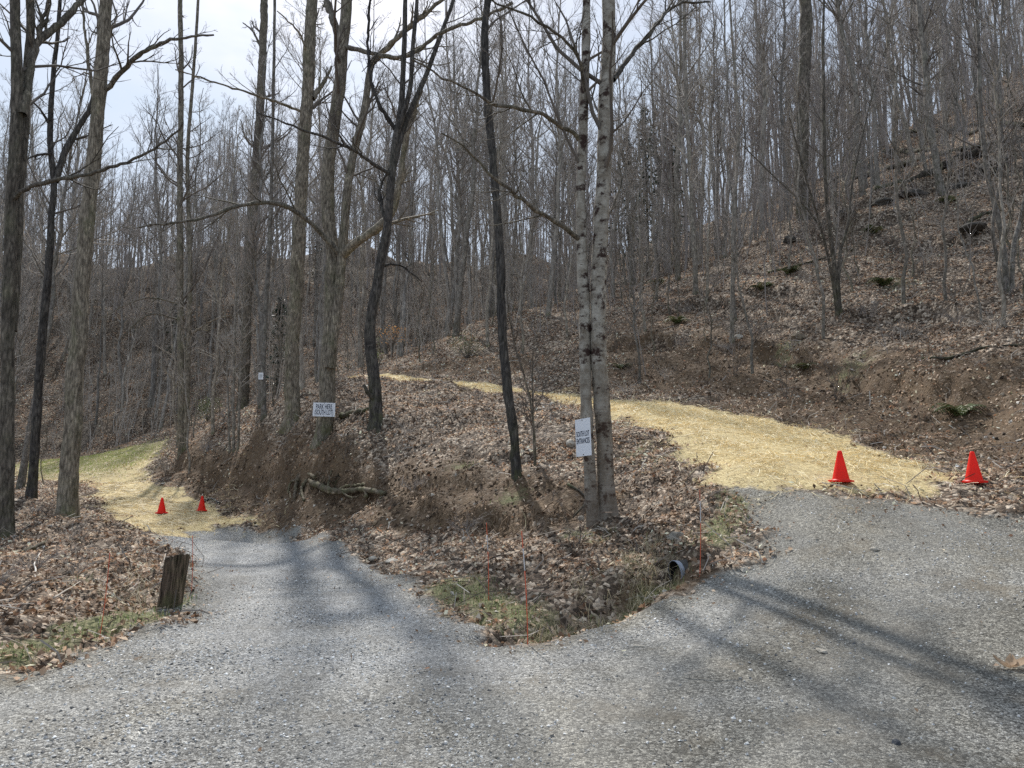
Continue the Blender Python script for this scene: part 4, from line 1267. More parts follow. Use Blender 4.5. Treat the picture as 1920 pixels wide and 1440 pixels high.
forest(S2, 'in the valley wood', LAND_L, SAP, rng, (0.7, 1.3), kind='grey', nm='sapling', cat='sapling')
print('TREES', len(A), len(A2), len(A3), len(B), len(S1), len(S2))

# distant wood along the ridge tops: one mass
dw = MB()
rngd = np.random.default_rng(77)
pts = []
for i in range(900):
    x, y = rngd.uniform(-110, 90), rngd.uniform(88, 138)
    if abs(x) < 0.72 * y and (y > 96 or i % 2):
        pts.append((x, y))
for i in range(230):
    x, y = rngd.uniform(4, 62), rngd.uniform(46, 92)
    if abs(x) < 0.7 * y and H0(np.array([x]), np.array([y]))[0] > 12:
        pts.append((x, y))
for x, y in pts:
    z = float(HF(np.array([x]), np.array([y]), False)[0])
    h = rngd.uniform(14, 23)
    hs = np.linspace(0, 1, 8)
    P = np.column_stack([x + np.cumsum(rngd.normal(0, 0.18, 8)), y + np.cumsum(rngd.normal(0, 0.18, 8)), z - 0.5 + hs * h])
    R = rngd.uniform(0.07, 0.16) * (1 - 0.85 * hs)
    v, q, _ = tubes(P[None], R[None], 5)
    dw.add(v, quads=q)
    B1, R1 = grow(P[None], R[None], 16, 0.3, 0.97, (0, 0), (0.4, 0.85), 0.1, 5, rngd, 0.45, 0.018, 0.13, (2, 4.6))
    v, q, _ = tubes(B1, R1, 3)
    dw.add(v, quads=q)
    B2, R2 = grow(B1, R1, 7, 0.2, 0.98, (0.3, 0.65), (0.4, 0.9), 0.08, 4, rngd, 0.6, 0.012, 0.15)
    v, q, _ = tubes(B2, R2, 3)
    dw.add(v, quads=q)
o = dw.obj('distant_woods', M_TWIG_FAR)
tag(o, 'distant bare woods along the ridge top against the sky', 'woods', kind='stuff')


# thicket of thin whips under the trees: nobody could count it
rngt = np.random.default_rng(88)


def thicket(name, label, n, xr, yr, ok, hr, mat, twig, seed):
    rg = np.random.default_rng(seed)
    x, y = rg.uniform(*xr, n), rg.uniform(*yr, n)
    z0 = HF(x, y, False)
    m = ok(x, y, z0) & (np.abs(x) < 0.7 * y + 2)
    dz = np.minimum(np.minimum(-sdist(STRAW_UP, x, y), -sdist(STRAW_L, x, y)), -sdist(GRAVEL, x, y))
    m &= dz > 1.0
    m &= rg.random(n) < np.clip(0.35 + 1.5 * fbm(x * 0.25, y * 0.25, 2, seed), 0.05, 1)
    x, y = x[m], y[m]
    z = HF(x, y)
    k_ = len(x)
    h = rg.uniform(*hr, k_) * rg.uniform(0.5, 1, k_)
    P = np.zeros((k_, 7, 3))
    lean = rg.normal(0, 0.13, (k_, 2))
    for i in range(7):
        t = i / 6
        P[:, i, 0] = x + lean[:, 0] * h * t
        P[:, i, 1] = y + lean[:, 1] * h * t
        P[:, i, 2] = z - 0.1 + h * t
    P[:, 1:, :2] += np.cumsum(rg.normal(0, 0.012, (k_, 6, 2)), 1) * h[:, None, None]
    rb_ = twig * (0.6 + h * 0.35)
    R_ = rb_[:, None] * np.linspace(1, 0.3, 7)[None]
    mb_ = MB()
    v, q, _ = tubes(P, R_, 4)
    mb_.add(v, quads=q)
    B, BR = grow(P, R_, 9, 0.2, 0.98, (0.15, 0.42), (0.4, 1.1), 0.05, 4, rg, 0.6, twig * 0.6, 0.16)
    v, q, _ = tubes(B, BR, 3)
    mb_.add(v, quads=q)
    B, BR = grow(B, BR, 3, 0.2, 0.98, (0.25, 0.6), (0.4, 0.9), 0.05, 3, rg, 0.7, twig * 0.5, 0.18)
    v, q, _ = tubes(B, BR, 3)
    mb_.add(v, quads=q)
    o_ = mb_.obj(name, mat)
    return tag(o_, label, 'undergrowth', kind='stuff')


thicket('undergrowth', 'thicket of thin grey stems and twigs under the trees of the right hillside', 3400, (1, 50), (18, 72), lambda x, y, z: (z > 4.2) & (((x * 7.13 + y * 3.7) % 1.0) < np.clip(0.18 + (z - 6) * 0.09, 0.18, 0.85)), (1.5, 8.0), M_TWIG_FAR, 0.009, 1)
thicket('undergrowth', 'thicket of thin pale stems across the valley and far slope', 5200, (-70, 12), (36, 106), lambda x, y, z: (y > 50) | (x > -0.32 * y), (1.5, 7.5), M_TWIG_PALE, 0.012, 2)
thicket('undergrowth', 'tangle of low pale brush along the cut banks', 330, (-18, 6), (13, 42), lambda x, y, z: (z > 1.2) & ((y < 18) | (y > 30)), (0.5, 1.6), M_TWIG_PALE, 0.0045, 3)

# ---- shrubs, ferns and brush
def brush_proto(seed, h, n, spread, mat, twig=0.003):
    rng = np.random.default_rng(seed)
    P = np.zeros((n, 6, 3))
    az = rng.uniform(0, 2 * PI, n)
    ln = rng.uniform(0.1, spread, n)
    L = rng.uniform(0.5, 1.0, n) * h
    for i in range(6):
        t = i / 5
        P[:, i, 0] = np.cos(az) * (0.08 + ln * t ** 1.5 * L)
        P[:, i, 1] = np.sin(az) * (0.08 + ln * t ** 1.5 * L)
        P[:, i, 2] = t * L * (1 - 0.25 * ln * t) - 0.05
    P[:, 1:] += rng.normal(0, 0.03 * h, (n, 5, 3))
    R = np.linspace(twig * 2.2, twig * 0.8, 6)[None] * np.ones((n, 1))
    mb = MB()
    v, q, _ = tubes(P, R, 4)
    mb.add(v, quads=q)
    B, BR = grow(P, R, 6, 0.25, 0.98, (0.2, 0.5), (0.4, 1.0), 0.03, 4, rng, 0.7, twig * 0.8, 0.2)
    v, q, _ = tubes(B, BR, 3)
    mb.add(v, quads=q)
    B, BR = grow(B, BR, 2, 0.25, 0.98, (0.3, 0.6), (0.4, 1.0), 0.03, 3, rng, 0.7, twig * 0.7, 0.2)
    v, q, _ = tubes(B, BR, 3)
    mb.add(v, quads=q)
    return mb.mesh('brush', mat, colour=False)


BR_ = [brush_proto(300, 1.3, 12, 0.9, M_TWIG), brush_proto(301, 1.0, 16, 1.3, M_TWIG_PALE), brush_proto(302, 1.8, 9, 0.6, M_TWIG), brush_proto(303, 0.7, 18, 1.5, M_TWIG_FAR)]
BW = ['upright dark', 'low pale', 'tall dark', 'low']


def brush(pts, where, land, rng, sc=(0.6, 1.2)):
    for x, y in pts:
        z = gz(x, y)
        px, py = project(x, y, z)
        side = [t for lim, t in land if px < lim][0]
        i = int(rng.integers(0, 4))
        o = bpy.data.objects.new('brush', BR_[i])
        COL.objects.link(o)
        o.location = (x, y, z)
        s = rng.uniform(*sc)
        o.rotation_euler = (rng.normal(0, 0.12), rng.normal(0, 0.12), rng.uniform(0, 6.28))
        o.scale = (s, s, s)
        lab = f"{BW[i]} leafless bush {where}, {side}"
        tag(o, lab, 'bush', lab)


T2 = []
C1 = thin(2, 24, 14, 34, 60, 0.6, rng, lambda x, y: free(x, y, 0.6) and H0(np.array([x]), np.array([y]))[0] > 2.6, T2)
brush(C1, 'on the right hillside', LAND_R, rng)
C2 = thin(-9, 4, 10.5, 27, 30, 0.55, rng, lambda x, y: free(x, y, 0.9), T2)
brush(C2, 'on the middle bank', LAND_L, rng, (0.3, 0.7))
C3 = thin(-18, -7, 29, 42, 16, 0.7, rng, lambda x, y: free(x, y, 0.4) and x > -0.45 * y, T2)
brush(C3, 'along the far cut bank', LAND_L, rng, (0.6, 1.2))
C4 = thin(-12, -4, 8.5, 20, 12, 0.9, rng, lambda x, y: free(x, y, 0.5) and x < -0.5 * y, T2)
brush(C4, 'on the left bank', LAND_L, rng, (0.3, 0.6))


def leafball(name, centre, r, n, size, pal, label, cat, mat, stems=0, flat=1.0, stemmat=None, planes=None, seed=0):
    rng = np.random.default_rng(seed + 900)
    e = thing(name, centre, label, cat)
    mb = MB()
    d = unit(rng.standard_normal((n, 3)))
    rad = rng.uniform(0.25, 1.0, n) ** 0.6
    p = d * rad[:, None] * np.array(r)
    lobes = rng.normal(0, 1, (9, 3)) * np.array(r) * 0.55
    p = p * 0.55 + lobes[rng.integers(0, 9, n)] * 0.7
    p[:, 2] = np.abs(p[:, 2]) if flat == 2 else p[:, 2]
    u, v, w = frames(np.tile([[0, 0, 1.0]], (n, 1)), 0.8, rng)
    L = rng.uniform(*size, n)[:, None]
    a, b_, c, dd = p - u * L / 2, p + v * L * 0.22, p + u * L / 2, p - v * L * 0.22
    vv = np.stack([a, b_, c, dd], 1).reshape(-1, 3)
    bi = np.arange(n)[:, None] * 4
    col = np.array(pal)[rng.integers(0, len(pal), n)] * rng.uniform(0.6, 1.3, (n, 1))
    mb.add(vv, quads=bi + [[0, 1, 2, 3]], col=np.repeat(col, 4, 0))
    mb.obj('leaves', mat, e)
    if stems:
        P = np.zeros((stems, 5, 3))
        tip = p[rng.integers(0, n, stems)]
        foot = np.array([0, 0, -float(stems > 0) * (r[2] if flat != 2 else 0.05)])
        for i in range(5):
            t = i / 4
            P[:, i] = foot + (tip - foot) * t
        P[:, 1:4] += rng.normal(0, 0.04, (stems, 3, 3))
        sm = MB()
        v_, q_, _ = tubes(P, np.linspace(0.012, 0.004, 5)[None] * np.ones((stems, 1)), 4)
        sm.add(v_, quads=q_)
        sm.obj('stems', stemmat or M_TWIG, e)
    return e


GPALV = [(0.06, 0.12, 0.045), (0.1, 0.16, 0.06), (0.045, 0.085, 0.035), (0.14, 0.19, 0.07)]
HPAL = [(0.022, 0.045, 0.03), (0.035, 0.065, 0.04), (0.015, 0.032, 0.022)]
OPAL = [(0.55, 0.3, 0.12), (0.62, 0.38, 0.18), (0.45, 0.22, 0.08)]


def at(px, py, Y):
    p = px3(px, py, Y)
    return p


def fern(px, py, label, s=1.0, seed=0):
    b = G(px, py)
    rng = np.random.default_rng(seed)
    mb = MB()
    for f in range(14):
        az = rng.uniform(0, 6.28)
        L = rng.uniform(0.3, 0.55) * s
        t = np.linspace(0, 1, 12)
        mid = np.column_stack([np.cos(az) * L * t, np.sin(az) * L * t, L * (1.45 * t - 1.2 * t ** 2)])
        side = np.array([-math.sin(az), math.cos(az), 0])
        for s_ in (-1, 1):
            for i in range(1, 12):
                w = 0.13 * s * math.sin(PI * min(1, t[i] * 0.9 + 0.12))
                a, c = mid[i], mid[i] + side * s_ * w + np.array([0, 0, -0.03 * s])
                ex = (mid[i] - mid[i - 1]) * 0.42
                mb.add(np.array([a - ex, a + ex, c + ex * 0.6, c - ex * 0.3]), quads=[(0, 1, 2, 3)], col=np.array([(0.07, 0.1, 0.04), (0.1, 0.125, 0.05), (0.13, 0.14, 0.06), (0.16, 0.13, 0.07)][rng.integers(0, 4)]) * rng.uniform(0.7, 1.4))
    o = mb.obj('evergreen_fern', M_GREEN, smooth=False)
    o.location = b
    tag(o, label, 'fern', 'evergreen ferns on the right hillside')
    return o


fern(1800, 778, 'large dark green fern low on the right bank behind the right hand cone', 1.2, 1)
fern(1165, 690, 'small green fern immediately right of the birch at the foot of the hill', 0.9, 2)
fern(1270, 615, 'green fern on the slope beyond the birch, left of the straight pale sapling', 1.1, 3)
fern(1480, 520, 'green fern near the foot of the massive trunk', 1.2, 4)
fern(1430, 555, 'green fern right of the straight pale sapling', 1.1, 5)
fern(1660, 545, 'yellowish green fern in the middle of the right hillside', 1.1, 6)
fern(1510, 690, 'dark fern on the cut bank above the left one of the two right hand cones', 0.8, 7)
fern(1235, 540, 'fern on the upper slope just right of the birch', 1.2, 8)
fern(1780, 385, 'fern below the fallen logs near the right edge', 1.2, 9)
fern(1640, 445, 'fern above the multi stemmed sapling clump', 1.2, 10)

p = G(878, 668)
leafball('green_shrub', p + np.array([0, 0, 0.75]), (0.9, 0.7, 0.8), 900, (0.04, 0.09), [(0.14, 0.17, 0.07), (0.2, 0.22, 0.1), (0.1, 0.13, 0.05)], 'hazy green shrub on the slope behind the straw crest', 'shrub', M_GREEN, 26, seed=1)
p = px3(390, 762, 38)
leafball('green_shrub', p, (0.8, 0.7, 0.75), 600, (0.05, 0.1), [(0.1, 0.14, 0.05), (0.16, 0.19, 0.08)], 'small green shrub at the far end of the cut bank', 'shrub', M_GREEN, 20, seed=2)
p = px3(735, 625, 33)
leafball('beech_sapling', p, (0.75, 0.5, 0.6), 190, (0.06, 0.12), OPAL, 'young beech holding orange leaves behind the dark crooked tree', 'sapling', M_LEAF, 14, seed=3)
p = px3(712, 665, 34)
leafball('green_shrub', p, (0.4, 0.4, 0.5), 160, (0.05, 0.1), [(0.2, 0.25, 0.1)], 'pale green bush behind the dark crooked tree at the crest', 'shrub', M_GREEN, 10, seed=4)


def evergreen(px, py, Y, h, w, label, seed, pal=HPAL, dens=1.0):
    rng = np.random.default_rng(seed)
    b = px3(px, py, Y)
    b[2] = gz(b[0], b[1]) - 0.1
    e = thing('evergreen_tree', b, label, 'tree', None)
    mb = MB()
    v, q, _ = tubes(np.array([[(0, 0, -0.3), (0.03, 0, h * 0.5), (0, 0.02, h)]]), np.array([[0.16, 0.09, 0.02]]), 8)
    mb.add(v, quads=q)
    mb.obj('trunk', M_BARK_DARK, e)
    n = int(130 * h * dens)
    cr = MB()
    t = rng.uniform(0.08, 1, n) ** 0.8
    az = rng.uniform(0, 6.28, n)
    rr = w * (1.05 - t) * rng.uniform(0.15, 1, n) ** 0.6 * (0.7 + 0.5 * np.sin(t * 23 + az * 2))
    c = np.column_stack([np.cos(az) * rr, np.sin(az) * rr, t * h - rr * 0.25])
    u = np.column_stack([np.cos(az), np.sin(az), -0.25 + 0 * az]) + rng.normal(0, 0.25, (n, 3))
    u = unit(u)
    vv = unit(np.cross(u, rng.standard_normal((n, 3)) * 0.4 + [0, 0, 1]))
    L = rng.uniform(0.25, 0.6, n)[:, None]
    q4 = np.stack([c - u * L / 2, c + vv * L * 0.2, c + u * L / 2, c - vv * L * 0.2], 1).reshape(-1, 3)
    bi = np.arange(n)[:, None] * 4
    cl = np.array(pal)[rng.integers(0, len(pal), n)] * rng.uniform(0.6, 1.4, (n, 1))
    cr.add(q4, quads=bi + [[0, 1, 2, 3]], col=np.repeat(cl, 4, 0))
    cr.obj('crown', M_GREEN, e)
    return e


evergreen(520, 735, 52, 7.0, 2.0, 'dark green evergreen in the valley between the notice tree and the straight grey tree', 1, dens=0.7)
evergreen(330, 640, 80, 8.0, 2.5, 'dark evergreen on the far slope seen behind the slim twin stemmed tree', 2, dens=0.5)
evergreen(1215, 520, 52, 12.5, 3.6, 'thin dark evergreen rising behind the birch', 3, dens=0.4)
evergreen(1180, 530, 58, 12.0, 3.4, 'sparse evergreen close behind the birch trunk at left', 4, dens=0.35)
evergreen(590, 560, 98, 9.0, 2.5, 'small evergreen high on the far ridge behind the forked tree', 5, dens=0.5)
evergreen(1265, 505, 60, 11.0, 3.2, 'faint evergreen on the ridge between the birch and the straight pale sapling', 6, dens=0.3)


# ------------------------------------------------------------------ logs, roots, sticks
def stick(name, path, ra, rb, mat, label, cat, group=None, k=8, rough=0.1, snap=True, lift=0.0):
    """path: [(px,py)] on ground or [(px,py,Y)]"""
    pts = []
    for p in path:
        if len(p) == 3:
            pts.append(px3(*p))
        else:
            g = G(*p)
            pts.append(g + np.array([0, 0, lift]))
    S = spline(pts, 0.08)
    S[:, 2] += np.array([fbm(np.array([i * 0.3]), np.array([ra * 9]), 2, 3)[0] for i in range(len(S))]) * ra * 0.6
    R = np.linspace(ra, rb, len(S))
    mb = MB()
    v, q, t = tubes(S[None], R[None], k, rough, caps=True)
    mb.add(v, quads=q, tris=t)
    o = mb.obj(name, mat, origin=S[0])
    return tag(o, label, cat, group)


for i, (pa, ra, rb, lb) in enumerate([
    ([(1640, 372), (1720, 345), (1800, 318), (1880, 290)], 0.26, 0.2, 'thick dark fallen log lowest in the pile at upper right'),
    ([(1600, 345), (1700, 318), (1820, 280), (1925, 262)], 0.2, 0.14, 'dark fallen log second from the bottom of the upper right pile'),
    ([(1660, 300), (1760, 282), (1860, 250), (1925, 240)], 0.2, 0.15, 'dark fallen log in the middle of the upper right pile'),
    ([(1690, 270), (1800, 246), (1925, 206)], 0.17, 0.12, 'dark fallen log topmost in the upper right pile'),
    ([(1440, 440), (1475, 425), (1500, 412)], 0.16, 0.12, 'short dark log lying at the foot of the massive trunk'),
    ([(1560, 352), (1640, 325), (1720, 300)], 0.12, 0.08, 'slim fallen log to the left of the upper right pile'),
    ([(1800, 440), (1840, 420), (1875, 400)], 0.09, 0.06, 'short black log below the pile near the right edge'),
    ([(1730, 690), (1790, 684), (1850, 672), (1920, 660)], 0.05, 0.035, 'thin fallen branch lying along the lower right bank'),
    ([(1440, 515), (1520, 500), (1600, 470)], 0.06, 0.04, 'thin dark fallen pole across the slope under the massive trunk'),
]):
    ra, rb = ra * 0.85, rb * 0.85
    stick('fallen_log', pa, ra, rb, M_DEADWOOD, lb, 'log', lift=ra * 1.0)
stick('fallen_branch', [(40, 1040), (90, 1015), (140, 980)], 0.035, 0.02, M_DEADWOOD, 'dark fallen branch on the left bank below the stout grey tree', 'branch', lift=0.03)
stick('fallen_branch', [(64, 1102), (66, 1080), (64, 1066), (74, 1052)], 0.014, 0.008, mat_plain('bleached_wood', (0.62, 0.58, 0.52), 0.8, 0.1), 'bleached white bent stick on the left bank', 'stick', lift=0.06)
stick('fallen_branch', [(100, 1138), (130, 1118), (150, 1098)], 0.012, 0.006, mat_plain('pale_wood', (0.4, 0.35, 0.29), 0.8, 0.1), 'thin pale stick on the left bank near the post', 'stick', lift=0.05)
False and stick('fallen_branch', [(930, 1075), (955, 1062), (985, 1056)], 0.03, 0.02, mat_plain('grey_driftwood', (0.45, 0.41, 0.35), 0.8, 0.15), 'pale stick in the leaves between the two stakes below the bank', 'stick', lift=0.05)
stick('fallen_branch', [(1065, 935), (1100, 955), (1075, 985)], 0.025, 0.012, M_DEADWOOD, 'dark stick at the foot of the birch', 'stick', lift=0.05)
stick('fallen_branch', [(985, 1000), (985, 985), (975, 975)], 0.01, 0.006, M_ROOT, 'short upright pale twig under the leaning dark tree', 'stick', lift=0.12)
stick('fallen_log', [(640, 792), (680, 785), (705, 778)], 0.1, 0.07, M_DEADWOOD, 'dark log lying on the bank left of the dark crooked tree', 'log', lift=0.05)
stick('drain_hose', [(378, 946), (395, 943), (412, 948)], 0.035, 0.03, M_BLACK, 'short black hose lying beside the right one of the two left cones', 'hose', lift=0.03)

# root tangle washed out of the bank
rb = G(560, 915)
rt = thing('root_tangle', rb, 'washed out root mass with a pale log poking from the cut bank', 'roots')
yb = rb[1] - 0.25
for pa, ra, rc in [([(585, 905), (610, 916), (640, 922), (680, 918), (722, 925)], 0.085, 0.05), ([(580, 900), (600, 912), (625, 925), (648, 912), (690, 908)], 0.05, 0.03), ([(560, 890), (555, 910), (552, 935)], 0.06, 0.04),
                   ([(575, 900), (565, 920), (570, 938)], 0.05, 0.03), ([(590, 895), (570, 885), (548, 892)], 0.05, 0.02), ([(615, 915), (618, 895), (622, 882)], 0.03, 0.015), ([(640, 920), (655, 932), (672, 930)], 0.03, 0.015),
                   ([(560, 900), (545, 905), (540, 925)], 0.045, 0.02), ([(685, 918), (687, 932)], 0.05, 0.05)]:
    n_ = 0
    pts = [px3(a, c, min(ground0(a, c)[1], yb + 1.2) - 0.22) for i, (a, c) in enumerate(pa)]
    S = spline(pts, 0.05)
    S += RNG.normal(0, 0.008, S.shape)
    mb = MB()
    v, q, t = tubes(S[None], np.linspace(ra, rc, len(S))[None], 8, 0.1, caps=True)
    mb.add(v, quads=q, tris=t)
    mb.obj('root', M_ROOT, rt, rb)
mb = MB()
ss = []
for i in range(40):
    px_, py_ = RNG.uniform(545, 640), RNG.uniform(885, 910)
    a = px3(px_, py_, ground0(px_, py_)[1] - RNG.uniform(0.05, 0.25))
    ss.append(np.stack([a + np.array([RNG.normal(0, 0.1), RNG.normal(0, 0.05), -0.12 * j]) * (j > 0) for j in range(5)]))
v, q, _ = tubes(np.array(ss), np.linspace(0.012, 0.004, 5)[None] * np.ones((40, 1)), 4)
mb.add(v, quads=q)
tag(mb.obj('rootlets', M_DEADWOOD, rt, rb), kind='stuff')


# ------------------------------------------------------------------ rocks, culvert
def rock(px, py, r, label, seed, mat=M_ROCK, sink=0.3, name='rock', group=None):
    import bmesh
    b = G(px, py)
    bm = bmesh.new()
    bmesh.ops.create_icosphere(bm, subdivisions=3, radius=1.0)
    rg = np.random.default_rng(seed)
    pl = unit(rg.standard_normal((14, 3)))
    hh = rg.uniform(0.6, 0.95, 14)
    for v in bm.verts:
        p = np.array(v.co)
        for a, h in zip(pl, hh):
            d = p @ a
            if d > h:
                p = p - a * (d - h)
        p = p * (1 + 0.03 * rg.standard_normal())
        v.co = Vector(p * np.array(r))
    me = bpy.data.meshes.new(name)
    bm.to_mesh(me)
    bm.free()
    me.materials.append(mat)
    o = bpy.data.objects.new(name, me)
    COL.objects.link(o)
    o.location = (b[0], b[1], b[2] + r[2] * (1 - 2 * sink) * 0.5)
    o.rotation_euler = (0, 0, rg.uniform(0, 6.28))
    return tag(o, label, 'rock', group)


rock(1268, 1030, (0.14, 0.12, 0.08), 'flat grey rock capping the culvert pipe mouth', 1, mat_plain('dull_rock', (0.24, 0.22, 0.185), 0.9, 0.4, 9, bump=0.8), sink=0.25)
rock(990, 1172, (0.09, 0.08, 0.13), 'rounded pale rock at the low end of the ditch by the near stake', 2)
rock(1105, 1148, (0.075, 0.06, 0.05), 'blue grey stone on the ditch edge', 3, mat_plain('blue_grey_rock', (0.3, 0.34, 0.37), 0.85, 0.3, 9, bump=0.5))
rock(1140, 1145, (0.16, 0.11, 0.06), 'long flat pale rock at the lip of the ditch', 4)
rock(1085, 1165, (0.08, 0.07, 0.05), 'small pale rock next to the blue grey stone', 5)
rock(1200, 1215, (0.0, 0.0, 0.0) if False else (0.06, 0.04, 0.02), 'flat whitish stone lying in the gravel below the ditch', 6)
rock(1395, 1072, (0.05, 0.04, 0.035), 'white stone on the gravel right of the right stake', 7)
rock(1640, 1030 + 0, (0.05, 0.04, 0.03), 'pale stone on the gravel below the right hand cones', 8)
rock(1540, 1230, (0.05, 0.04, 0.025), 'pale flat stone in the middle of the right forecourt', 9)
rock(1680, 1392, (0.03, 0.025, 0.02), 'dark stone near the bottom of the forecourt', 10, mat_plain('dark_rock', (0.05, 0.055, 0.065), 0.7, 0.3, 9))
rock(1035, 760, (0.16, 0.1, 0.1), 'pale square rock under the straw edge right of the leaning dark tree', 11)
rock(1070, 842, (0.14, 0.1, 0.12), 'pale leaning slab of rock left of the portrait sign', 12)
rock(1420, 995, (0.05, 0.05, 0.03), 'small white stone on the grassy shoulder above the right stake', 13)
rock(735, 1050, (0.12, 0.1, 0.06), 'pale rock at the gravel edge below the bank', 14)
rock(700, 1040, (0.1, 0.08, 0.05), 'pale rock further up the gravel edge below the bank', 15)
rock(810, 950, (0.07, 0.06, 0.05), 'yellowish stone in the soil of the bank', 16)
rock(1090, 1020 - 40, (0.06, 0.05, 0.05), 'small white stone left of the birch foot', 17)
rock(870, 1022, (0.06, 0.05, 0.05), 'light stone on the leaves left of the two stakes', 18)
rock(1500, 640, (0.3, 0.2, 0.2), 'weathered stone showing in the cut face of the right hillside', 19, mat_plain('earthy_rock', (0.2, 0.16, 0.11), 0.9, 0.4, 6, bump=0.8))
rock(1385, 640, (0.2, 0.16, 0.12), 'grey stone beside the straight pale sapling', 20)

# fine roots hanging out of the cut face
rgr = np.random.default_rng(404)
hr_ = []
for i in range(260):
    px_ = rgr.uniform(320, 1060)
    py_ = np.interp(px_, [320, 535, 735, 850, 1060], [872, 895, 912, 972, 980]) + rgr.uniform(-8, 26)
    q0 = ground0(px_, py_)
    q0 = np.array([q0[0], q0[1] - 0.06, gz(q0[0], q0[1]) + 0.1])
    L_ = rgr.uniform(0.15, 0.55)
    pts_ = [q0]
    for j in range(5):
        nx_t = pts_[-1] + np.array([rgr.normal(0, 0.05), -0.03 + rgr.normal(0, 0.03), -L_ / 5])
        nx_t[2] = max(nx_t[2], gz(nx_t[0], nx_t[1]) + 0.015)
        pts_.append(nx_t)
    hr_.append(np.array(pts_))
v, q, _ = tubes(np.array(hr_), np.linspace(1, 0.4, 6)[None] * rgr.uniform(0.004, 0.014, (260, 1)), 4)
mb = MB()
mb.add(v, quads=q, col=(0.2, 0.14, 0.09))
tag(mb.obj('hanging_roots', M_STICK), 'fine brown roots hanging out of the bare cut bank', 'roots', kind='stuff')

M_LEDGE = mat_plain('dark_ledge_rock', (0.07, 0.062, 0.052), 0.95, 0.6, 5, bump=0.9)
for i, (px_, py_, r_, lb_) in enumerate([
    (1655, 385, (0.8, 0.5, 0.3), 'dark ledge rock at the lower left end of the upper right log pile'), (1715, 372, (1.0, 0.5, 0.28), 'long dark ledge rock just below the thickest fallen log'),
    (1785, 350, (0.9, 0.5, 0.32), 'dark ledge rock under the middle of the log pile'), (1850, 322, (1.1, 0.6, 0.35), 'broad dark ledge rock near the right end of the log pile'),
    (1900, 285, (1.0, 0.5, 0.35), 'dark ledge rock at the right edge beside the log pile'), (1590, 425, (0.6, 0.4, 0.22), 'dark ledge rock between the massive trunk and the log pile'),
    (1480, 447, (0.6, 0.4, 0.22), 'dark ledge rock left of the foot of the massive trunk'), (1820, 452, (0.6, 0.4, 0.2), 'low dark ledge rock by the short black log near the right edge')]):
    rock(px_, py_, r_, lb_, 40 + i, M_LEDGE, sink=0.4, name='ledge_rock')

# culvert: short length of pipe with a flared bright rim, in the end of the ditch
cb = G(1256, 1070)
cv = thing('culvert_pipe', cb, 'galvanised culvert pipe mouth opening at the head of the ditch', 'pipe')
dirv = unit(np.array([-0.93, -0.36, -0.08]))
cen = cb + np.array([0.06, -0.02, 0.16])
P = np.stack([cen - dirv * 0.9, cen - dirv * 0.4, cen])
v, q, _ = tubes(P[None], np.array([[0.13, 0.13, 0.13]]), 28)
mb = MB()
mb.add(v, quads=q)
mb.obj('pipe', mat_plain('rusted_pipe', (0.06, 0.055, 0.05), 0.8, 0.5, 14), cv, cb)
P2 = np.stack([cen - dirv * 0.06, cen, cen + dirv * 0.004, cen, cen - dirv * 0.06])
v, q, _ = tubes(np.stack([cen - dirv * 0.05, cen + dirv * 0.01, cen + dirv * 0.012])[None], np.array([[0.13, 0.14, 0.134]]), 28)
mb = MB()
mb.add(v, quads=q)
mb.obj('rim', M_METAL, cv, cb)
v, q, _ = tubes(np.stack([cen - dirv * 0.9, cen + dirv * 0.0])[None], np.array([[0.122, 0.122]]), 28)
mb = MB()
mb.add(v, quads=q)
mb.obj('lining', M_BLACK, cv, cb)

cb = G(968, 1186)
cv = thing('drain_pipe', cb, 'small dark drain pipe end beside the rounded rock at the low end of the ditch', 'pipe')
dirv = unit(np.array([0.6, 0.75, 0.1]))
cen = cb + np.array([0, 0, 0.07])
for nm, r, mt in [('pipe', 0.06, M_METAL), ('lining', 0.05, M_BLACK)]:
    v, q, _ = tubes(np.stack([cen - dirv * 0.3, cen])[None], np.array([[r, r]]), 20)
    mb = MB()
    mb.add(v, quads=q)
    mb.obj(nm, mt, cv, cb)


# ------------------------------------------------------------------ cones
def cone_mesh():
    h, rb, rt = 0.44, 0.118, 0.026
    prof = [(0.142, 0.018), (0.138, 0.03), (rb, 0.034), (rb - 0.006, 0.05), (rt + 0.003, h - 0.012), (rt - 0.003, h), (rt - 0.01, h - 0.004), (rt - 0.012, h - 0.06)]
    k = 40
    a = np.linspace(0, 2 * PI, k, endpoint=False)
    v = np.concatenate([np.column_stack([np.cos(a) * r, np.sin(a) * r, np.full(k, z)]) for r, z in prof])
    idx = np.arange(len(prof) * k).reshape(len(prof), k)
    nx_ = np.roll(idx, -1, 1)
    q = np.stack([idx[:-1], nx_[:-1], nx_[1:], idx[1:]], -1).reshape(-1, 4)
    return v, q


def base_mesh():
    import bmesh
    bm = bmesh.new()
    bmesh.ops.create_cube(bm, size=1.0)
    for vv in bm.verts:
        vv.co.x *= 0.3
        vv.co.y *= 0.3
        vv.co.z = vv.co.z * 0.024 + 0.013
    bmesh.ops.bevel(bm, geom=[e for e in bm.edges if abs(e.verts[0].co.z - e.verts[1].co.z) > 0.01], offset=0.06, segments=4, affect='EDGES')
    bmesh.ops.bevel(bm, geom=[e for e in bm.edges if e.verts[0].co.z > 0.02 and e.verts[1].co.z > 0.02], offset=0.005, segments=2, affect='EDGES')
    me = bpy.data.meshes.new('base')
    bm.to_mesh(me)
    bm.free()
    me.materials.append(M_CONE)
    return me


